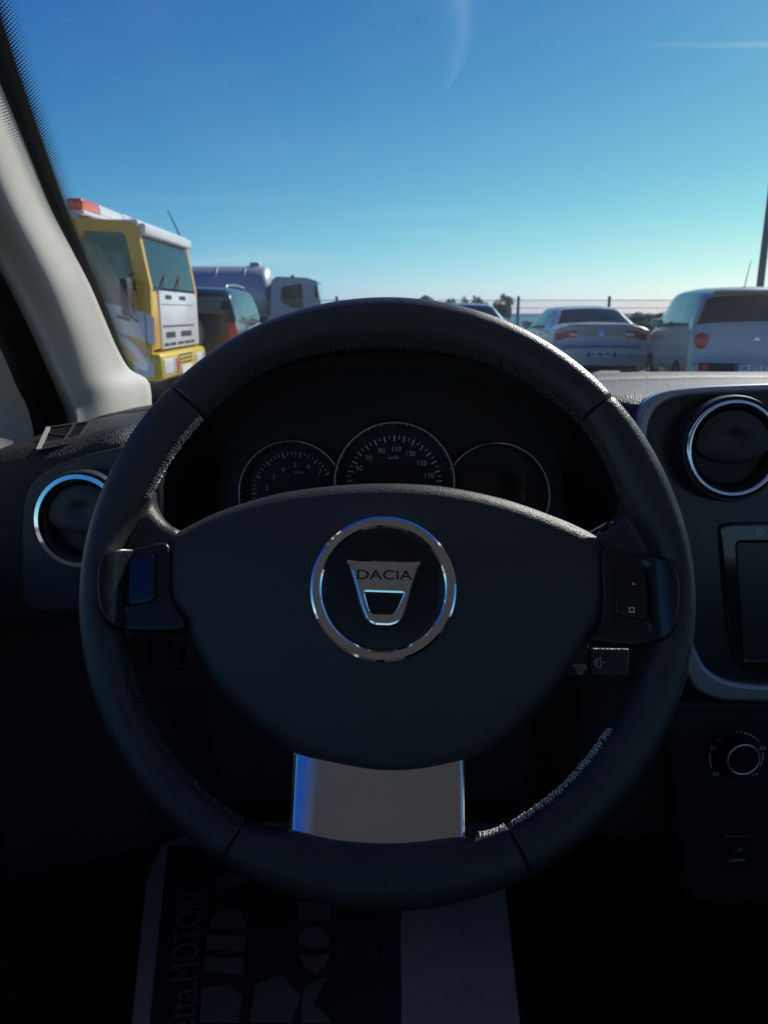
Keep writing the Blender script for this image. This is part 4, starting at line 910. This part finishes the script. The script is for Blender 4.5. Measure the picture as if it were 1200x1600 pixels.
e0 = Vector(ff.uv(255, 1640)); e1 = Vector(ff.uv(279, 1398)); tl = (e1-e0).length; ang = math.atan2(e1.y-e0.y, e1.x-e0.x)
w_px = (Vector(ff.uv(305, 1450))-Vector(ff.uv(262, 1450))).length
tm = text('vetta.MOTORI', 1.0, 0.0, None, align='LEFT'); wdt = max(v.co.x for v in tm.vertices)
Mt = Matrix.Translation(((e0.x+0.022), e0.y, 0.0023)) @ Matrix.Rotation(ang, 4, 'Z') @ Matrix.Diagonal((tl/wdt, w_px*1.35, 0.001, 1))
link('lettering', tm, ink2, pmat, ff.M @ Mt)

# ---------------------------------------------------------------- steering wheel
D_W = 0.478
dc = ray(605, 905); fo = CAMP + dc*D_W
fw = Frame(0, 0, 0, 27.0, 0, o=fo)
sw_ = thing('steering_wheel', 'black leather three-spoke steering wheel with chrome badge in its hub', 'steering wheel', M=fw.M)
def L_w(pts, h=0): return fw.loop(pts, h)
pxm = D_W/F_PX
R_OUT = 0.1890
def pol(px, py): u, v = fw.uv(px, py); return math.degrees(math.atan2(v, u)) % 360, math.hypot(u, v)
INNER = sorted(pol(*p) for p in [(605,541),(400,585),(830,600),(908,662),(972,785),(1026,885),(1026,965),(317,655),(237,772),(184,882),(182,960),(200,1015),(210,1062),(240,1137),(300,1218),(385,1286),(420,1290),(461,1295),(520,1308),(590,1314),(660,1311),(719,1302),(745,1307),(790,1290),(875,1230),(946,1144),(985,1075)])
INNER = [(INNER[-1][0]-360, INNER[-1][1])] + INNER + [(INNER[0][0]+360, INNER[0][1])]
def r_in(d):
    for (a, ra_), (b, rb_) in zip(INNER, INNER[1:]):
        if a <= d <= b: s = (d-a)/(b-a); s = s*s*(3-2*s); return ra_+(rb_-ra_)*s
def rim_ring(th, sc=1.0):
    d = math.degrees(th) % 360
    rin = sum(r_in((d+e) % 360) for e in (-4, -2, 0, 2, 4))/5
    a = (R_OUT-rin)/2; rc = (R_OUT+rin)/2; b = 0.0155
    pts = []
    for k in range(36):
        ph = 2*math.pi*k/36; c, s = math.cos(ph), math.sin(ph)
        e = 0.88
        x = math.copysign(abs(c)**e, c)*a*sc; z = math.copysign(abs(s)**e, s)*b*sc
        pts.append(((rc+x)*math.cos(th), (rc+x)*math.sin(th), z))
    return pts
def rim_piece(t0, t1):
    n = max(4, int((t1-t0)/1.5)); P = [rim_ring(R(t0), 0.90), rim_ring(R(t0+0.05), 0.965), rim_ring(R(t0+0.35))]
    for k in range(1, n): P.append(rim_ring(R(t0+(t1-t0)*k/n)))
    P += [rim_ring(R(t1-0.35)), rim_ring(R(t1-0.05), 0.965), rim_ring(R(t1), 0.90)]
    V, Fc = grid(P, False, True); m = 36; Fc += [tuple(range(m)), tuple(range(len(V)-m, len(V)))]
    return V, Fc
def merged(parts, voxel=0.0013, smooth_it=10):
    """several closed meshes grown into one skin with soft inner corners"""
    me = mesh(*parts[0]) if len(parts) == 1 else None
    if me is None: me = bpy.data.meshes.new('m'); V, Fc = join(parts); me = mesh(V, Fc)
    o = bpy.data.objects.new('tmp', me); COL.objects.link(o)
    r_ = o.modifiers.new('r', 'REMESH'); r_.mode = 'VOXEL'; r_.voxel_size = voxel; r_.use_smooth_shade = True
    s_ = o.modifiers.new('s', 'SMOOTH'); s_.factor = 0.5; s_.iterations = smooth_it
    dg2 = bpy.context.evaluated_depsgraph_get(); dg2.update(); res = bpy.data.meshes.new_from_object(o.evaluated_get(dg2)); bpy.data.objects.remove(o)
    return res
def solid(me): return ([v.co.copy() for v in me.vertices], [tuple(p.vertices) for p in me.polygons])
def plate2(px_pts, h0, h1, bev, n=5):
    lp = crom(L_w(px_pts, (h0+h1)/2), n); P = [[(x, y, h0) for x, y in inset(lp, bev*0.7)], [(x, y, h0+bev*0.5) for x, y in lp], [(x, y, h1-bev) for x, y in lp]]
    for k in range(1, 5): a = k/4*math.pi/2; P.append([(x, y, h1-bev+bev*math.sin(a)) for x, y in inset(lp, bev*(1-math.cos(a)))])
    V, Fc = grid(P, False, True); m = len(lp); Fc += [tuple(range(m))[::-1], tuple(range(len(V)-m, len(V)))]; return V, Fc
T1, T2, T3, T4 = pol(932, 640)[0], pol(296, 632)[0], pol(372, 1305)[0], pol(803, 1315)[0]
top = link('leather_panel', merged([rim_piece(T1, T2)], 0.0013, 4), leather, sw_, fw.M, smooth=True, label='upper leather section of the rim')
lsp = plate2([(185, 770), (215, 755), (238, 762), (242, 785), (252, 806), (268, 822), (290, 836), (300, 870), (302, 930), (300, 975), (285, 990), (250, 994), (222, 996), (208, 1008), (200, 1035), (180, 1040), (160, 960), (158, 860)], -0.032, -0.006, 0.008)
left = link('leather_panel', merged([rim_piece(T2, T3), lsp], 0.0013, 16), leather, sw_, fw.M, smooth=True, label='leather section of the rim with the left spoke')
rsp = plate2([(1025, 775), (995, 760), (972, 768), (970, 792), (962, 814), (944, 830), (920, 842), (908, 870), (905, 930), (908, 985), (925, 1005), (945, 1010), (975, 1011), (996, 1014), (1006, 1028), (1014, 1052), (1032, 1050), (1050, 960), (1050, 860)], -0.032, -0.006, 0.008)
right = link('leather_panel', merged([rim_piece(T4, 360+T1), rsp], 0.0013, 16), leather, sw_, fw.M, smooth=True, label='leather section of the rim with the right spoke')
bot = link('leather_panel', merged([rim_piece(T3, T4)], 0.0013, 8), leather, sw_, fw.M, smooth=True, label='lower leather section of the rim')
# stitching along the inner edge: crossed threads
def stitches(par, t0, t1, m, fuzz=0.0010, ka0=15.8, kb0=18.3):
    parts = []; th = t0
    while th < t1:
        rg0, rg1 = rim_ring(R(th)), rim_ring(R(th+0.75))
        for (ra_, ka, rb_, kb) in ((rg0, ka0, rg1, kb0), (rg1, ka0, rg0, kb0)):
            def pk(rg, k): i = int(k); f = k-i; return Vector(rg[i]).lerp(Vector(rg[i+1]), f)
            cc = (Vector(rg0[9]) + Vector(rg0[27]))/2
            pp = [pk(ra_, ka), pk(ra_, ka*0.5+kb*0.5).lerp(pk(rb_, ka*0.5+kb*0.5), 0.5), pk(rb_, kb)]
            pp = [q + (q-cc).normalized()*(0.0004 if j != 1 else 0.0011+random.uniform(0, fuzz)) for j, q in enumerate(pp)]
            pp = [q + Vector((random.uniform(-1,1), random.uniform(-1,1), random.uniform(-1,1)))*fuzz*0.5 for q in pp]
            parts.append(sweep(pp, 0.00034, 5)) if random.random() < 0.93 else None
        th += 0.75
    link('stitching', mesh(*join(parts)), m, par, fw.M, kind='stuff')
stitches(top, T1+0.5, T2-0.5, thread_shade); stitches(left, T2+0.5, pol(238, 780)[0], thread_lit); stitches(left, pol(203, 1040)[0], T3-1, thread_shade); stitches(right, T4+1, pol(948, 1140)[0], thread_lit); stitches(right, 360+pol(968, 775)[0], 360+T1-0.5, thread_shade)
stitches(bot, pol(748, 1306)[0], T4-0.5, thread_lit)
# seams between the leather sections: raised thread line
# airbag cover
cov = [(254, 868), (268, 838), (300, 818), (350, 795), (430, 771), (520, 758), (612, 754), (700, 760), (790, 779), (870, 807), (915, 827), (938, 842), (950, 866), (953, 905), (951, 945), (940, 975), (915, 1012), (880, 1064), (830, 1120), (765, 1172), (690, 1203), (612, 1214), (535, 1203), (462, 1180), (398, 1136), (342, 1080), (306, 1020), (286, 975), (262, 948), (253, 910)]
loopc = crom(L_w(cov, -0.008), 4)
cover = link('airbag_cover', pillow(loopc, -0.045, 0.001, 0.013, 0.009, steps=8, rings=14, centre=fw.uv(605, 930, 0), pw=2.2), grain, sw_, fw.M, auto=70)
link('hub', mesh(*lathe([(0.052, -0.03), (0.052, -0.05), (0.045, -0.085), (0.0001, -0.09)], 40)), softblack, sw_, fw.M, auto=50)
# badge
hb = 0.0095; ce = fw.uv(599, 918, hb+0.004); re = 116*pxm*0.97
ring = link('emblem_ring', mesh(*lathe([(re, -0.004), (re, 0.0012), (re*0.985, 0.0028), (re*0.955, 0.0036), (re*0.86, 0.0036), (re*0.835, 0.0026), (re*0.82, 0.0), (re*0.82, -0.004)], 128)), chrome, cover, fw.M @ Matrix.Translation((ce[0], ce[1], hb)), auto=28)
link('badge_dish', mesh(*lathe([(re*0.84, -0.0006), (re*0.6, 0.0012), (re*0.3, 0.0016), (0.0001, 0.0018)], 72)), mat('badge_black', (0.01, 0.011, 0.013), 0.35), cover, fw.M @ Matrix.Translation((ce[0], ce[1], hb)), smooth=True)
so_ = rounded(L_w([(541, 876), (658, 879), (645, 915), (634, 955), (627, 974), (612, 981), (584, 980), (572, 972), (563, 950), (553, 912)], hb), [0.0008, 0.0008, 0.006, 0.006, 0.003, 0.003, 0.003, 0.003, 0.006, 0.006])
si_ = rounded(L_w([(571, 929), (629, 931), (620, 950), (612, 960), (582, 959), (577, 950)], hb), [0.0006, 0.0006, 0.002, 0.003, 0.003, 0.002])
link('emblem_shield', shape([so_, si_], hb-0.002, hb+0.0058, 0.0022, 2), chrome, cover, fw.M, auto=28)
lw = fw.uv(600, 899, hb+0.006); wtarget = 84*pxm
tm = text('DACIA', 0.01, 0.0004, None, bevel=0.00012); x_ = [v.co.x for v in tm.vertices]; y_ = [v.co.y for v in tm.vertices]
tm.transform(Matrix.Diagonal((wtarget/(max(x_)-min(x_)), 15*pxm/(max(y_)-min(y_)), 1, 1)))
link('emblem_lettering', tm, mat('badge_letter', (0.10, 0.10, 0.11), 0.25, 1.0), cover, fw.M @ Matrix.Translation((lw[0], lw[1], hb+0.0058)) @ Matrix.Rotation(R(-1), 4, 'Z'))
# button housings
def lift(me, tilt=False):
    for v in me.vertices: v.co.z += 0.0012 + (0.0160*math.sqrt(max(0.0, 1-((0.1755-min(abs(v.co.x), 0.1755))/0.0155)**2)) if abs(v.co.x) > 0.160 else 0) + (0.10*(v.co.x+0.152) if v.co.x < -0.14 and tilt else 0)
    return me
def tiltb(me):
    for v in me.vertices: v.co.z += 0.09*(v.co.x+0.152) if v.co.x < 0 else 0
    return me
def housing(out_, btn, lab, marks):
    h = link('button_housing', lift(pillow(crom(L_w(out_, 0.008), 4), -0.02, 0.0025, 0.0025, 0.0, rings=12)), satin, sw_, fw.M, auto=50, label=lab)
    b = link('button', tiltb(pillow(rounded(L_w(btn, 0.006), 0.003), 0.0, 0.0068, 0.0010, 0.0, rings=8)), gloss, h, fw.M, auto=50)
    link('button_gap', shape([rounded(inset(L_w(btn, 0.006), -0.0012), 0.003), rounded(L_w(btn, 0.006), 0.003)], 0.0034, 0.0044), rubber, h, fw.M)
    for (x, y, s) in marks:
        c = fw.uv(x, y, 0.007); q = s*pxm
        link('button_symbol', (shape([[(c[0]-q, c[1]-q), (c[0]+q, c[1]-q), (c[0]+q, c[1]+q), (c[0]-q, c[1]+q)], [(c[0]-q*0.6, c[1]-q*0.6), (c[0]+q*0.6, c[1]-q*0.6), (c[0]+q*0.6, c[1]+q*0.6), (c[0]-q*0.6, c[1]+q*0.6)]], 0.0067, 0.0072)), mark_d, h, fw.M)
housing([(161, 905), (165, 880), (180, 864), (212, 853), (256, 846), (262, 880), (262, 930), (285, 972), (275, 984), (235, 986), (198, 985), (178, 977), (166, 958), (161, 930)], [(199, 875), (242, 866), (242, 938), (200, 946)], 'left button housing with a blank glossy button', [])
housing([(945, 858), (980, 862), (1015, 870), (1040, 884), (1051, 908), (1052, 945), (1047, 978), (1033, 1000), (1008, 1008), (965, 1007), (925, 999), (940, 978), (946, 930)], [(964, 885), (1010, 893), (1011, 968), (962, 960)], 'right button housing with a small square symbol', [(987, 953, 4.2), (990, 912, 2.0)])
# lower silver spoke
P = []
for j in range(13):
    v = j/12; row = []
    for i in range(33):
        u = i/32*2-1
        xl = 470+(461-470)*v; xr = 717+(720-717)*v
        yy = 1170 + (1318+21*(1-u*u)*0.9 - 1170)*v; xx = xl+(xr-xl)*(u+1)/2
        h = -0.016 + 0.008*v + 0.0008*v*v - 0.0006*u*u - 0.0026*max(0, (abs(u)-0.60)/0.40)**1.8*(1 if u < 0 else 0.6)
        q = fw.uv(xx, yy, h); row.append((q[0], q[1], h))
    P.append(row)
V, Fc = grid(P); lo = link('lower_spoke', mesh(V, Fc), silver, sw_, fw.M, smooth=True, label='satin silver lower spoke'); sm = lo.modifiers.new('thickness', 'SOLIDIFY'); sm.thickness = 0.012; sm.offset = -1

# ---------------------------------------------------------------- steering column with its stalks
colm = thing('steering_column', 'black steering column with wiper stalk and audio remote behind the wheel', 'steering column', M=fw.M @ Matrix.Translation((0, 0, -0.2)))
lp = rounded([(-0.065, -0.075), (0.065, -0.075), (0.07, -0.01), (0.05, 0.015), (-0.05, 0.015), (-0.07, -0.01)], 0.02)
link('shroud', shape([lp], -0.26, -0.082, 0.006), softblack, colm, fw.M, auto=40)
hs_ = -0.065
def stalk_piece(pts, h0, h1, m, nm, par, bev=0.002): return link(nm, shape([rounded(L_w(pts, h1), 0.002)], h0, h1, bev), m, par, fw.M, auto=40)
ws1 = stalk_piece([(800, 905), (948, 815), (952, 858), (830, 930)], hs_-0.016, hs_, gloss, 'wiper_stalk', colm)
stalk_piece([(949, 815), (961, 810), (966, 852), (953, 858)], hs_-0.017, hs_+0.001, gloss, 'stalk_ring', ws1)
stalk_piece([(962, 811), (1000, 793), (1006, 838), (967, 852)], hs_-0.018, hs_+0.002, gloss, 'stalk_end', ws1, 0.003)
def dot(x, y, s, par=ws1, h=hs_+0.0025):
    c = fw.uv(x, y, h); q = s*pxm
    link('stalk_symbol', shape([circle(c[0], c[1], q, 12), circle(c[0], c[1], q*0.45, 10)], h-0.0005, h+0.0004), mark, par, fw.M)
for x, y, s in ((938, 823, 2.2), (956, 816, 1.8), (974, 811, 2.2), (919, 829, 1.4), (937, 833, 2.6), (973, 823, 2.4)): dot(x, y, s)
edge = [fw.uv(x, y, hs_+0.0015) for x, y in ((905, 841), (948, 816.5))]
link('stalk_edge', mesh(*sweep([(e[0], e[1], hs_+0.0005) for e in edge], 0.0004, 6)), mark_d, ws1, fw.M)
au = stalk_piece([(880, 1000), (921, 1000), (921, 1058), (870, 1058)], hs_-0.03, hs_+0.004, softblack, 'audio_remote', colm)
stalk_piece([(923, 1012), (984, 1013), (982, 1057), (923, 1057)], hs_-0.03, hs_+0.006, grain, 'remote_key', au, 0.0015)
stalk_piece([(923, 994), (984, 1000), (984, 1012), (923, 1011.5)], hs_-0.03, hs_+0.001, grain, 'remote_top_key', au, 0.001)
hh = hs_+0.0065
def pl(pts, nm='speaker_symbol', h=hh): link(nm, shape([L_w(pts, h)], h-0.0004, h+0.0002), mark, au, fw.M)
def stroke(a, b, w=1.0):
    a, b = Vector(a), Vector(b); n = (b-a).normalized(); n = Vector((-n.y, n.x))*w/2; return [tuple(a+n), tuple(b+n), tuple(b-n), tuple(a-n)]
for a, b in (((930, 1031), (930, 1040)), ((930, 1031), (933, 1031)), ((930, 1040), (933, 1040)), ((933, 1031), (933, 1040)), ((933, 1031), (938.5, 1027)), ((933, 1040), (938.5, 1044)), ((938.5, 1027), (938.5, 1044)), ((941, 1035.5), (947, 1035.5))): pl(stroke(a, b))
for s_, x, y in (('MODE', 906, 1041), ('OK', 907, 1051)):
    c = fw.uv(x, y, hs_+0.0045); link('lettering', text(s_, 8.5*pxm, 0.0001), mark_d, au, fw.M @ Matrix.Translation((c[0], c[1], hs_+0.0042)))
link('lettering_rule', shape([L_w([(897, 1045.3), (917, 1045.3), (917, 1046.1), (897, 1046.1)], hs_+0.004)], hs_+0.0040, hs_+0.0044), mark_d, au, fw.M)
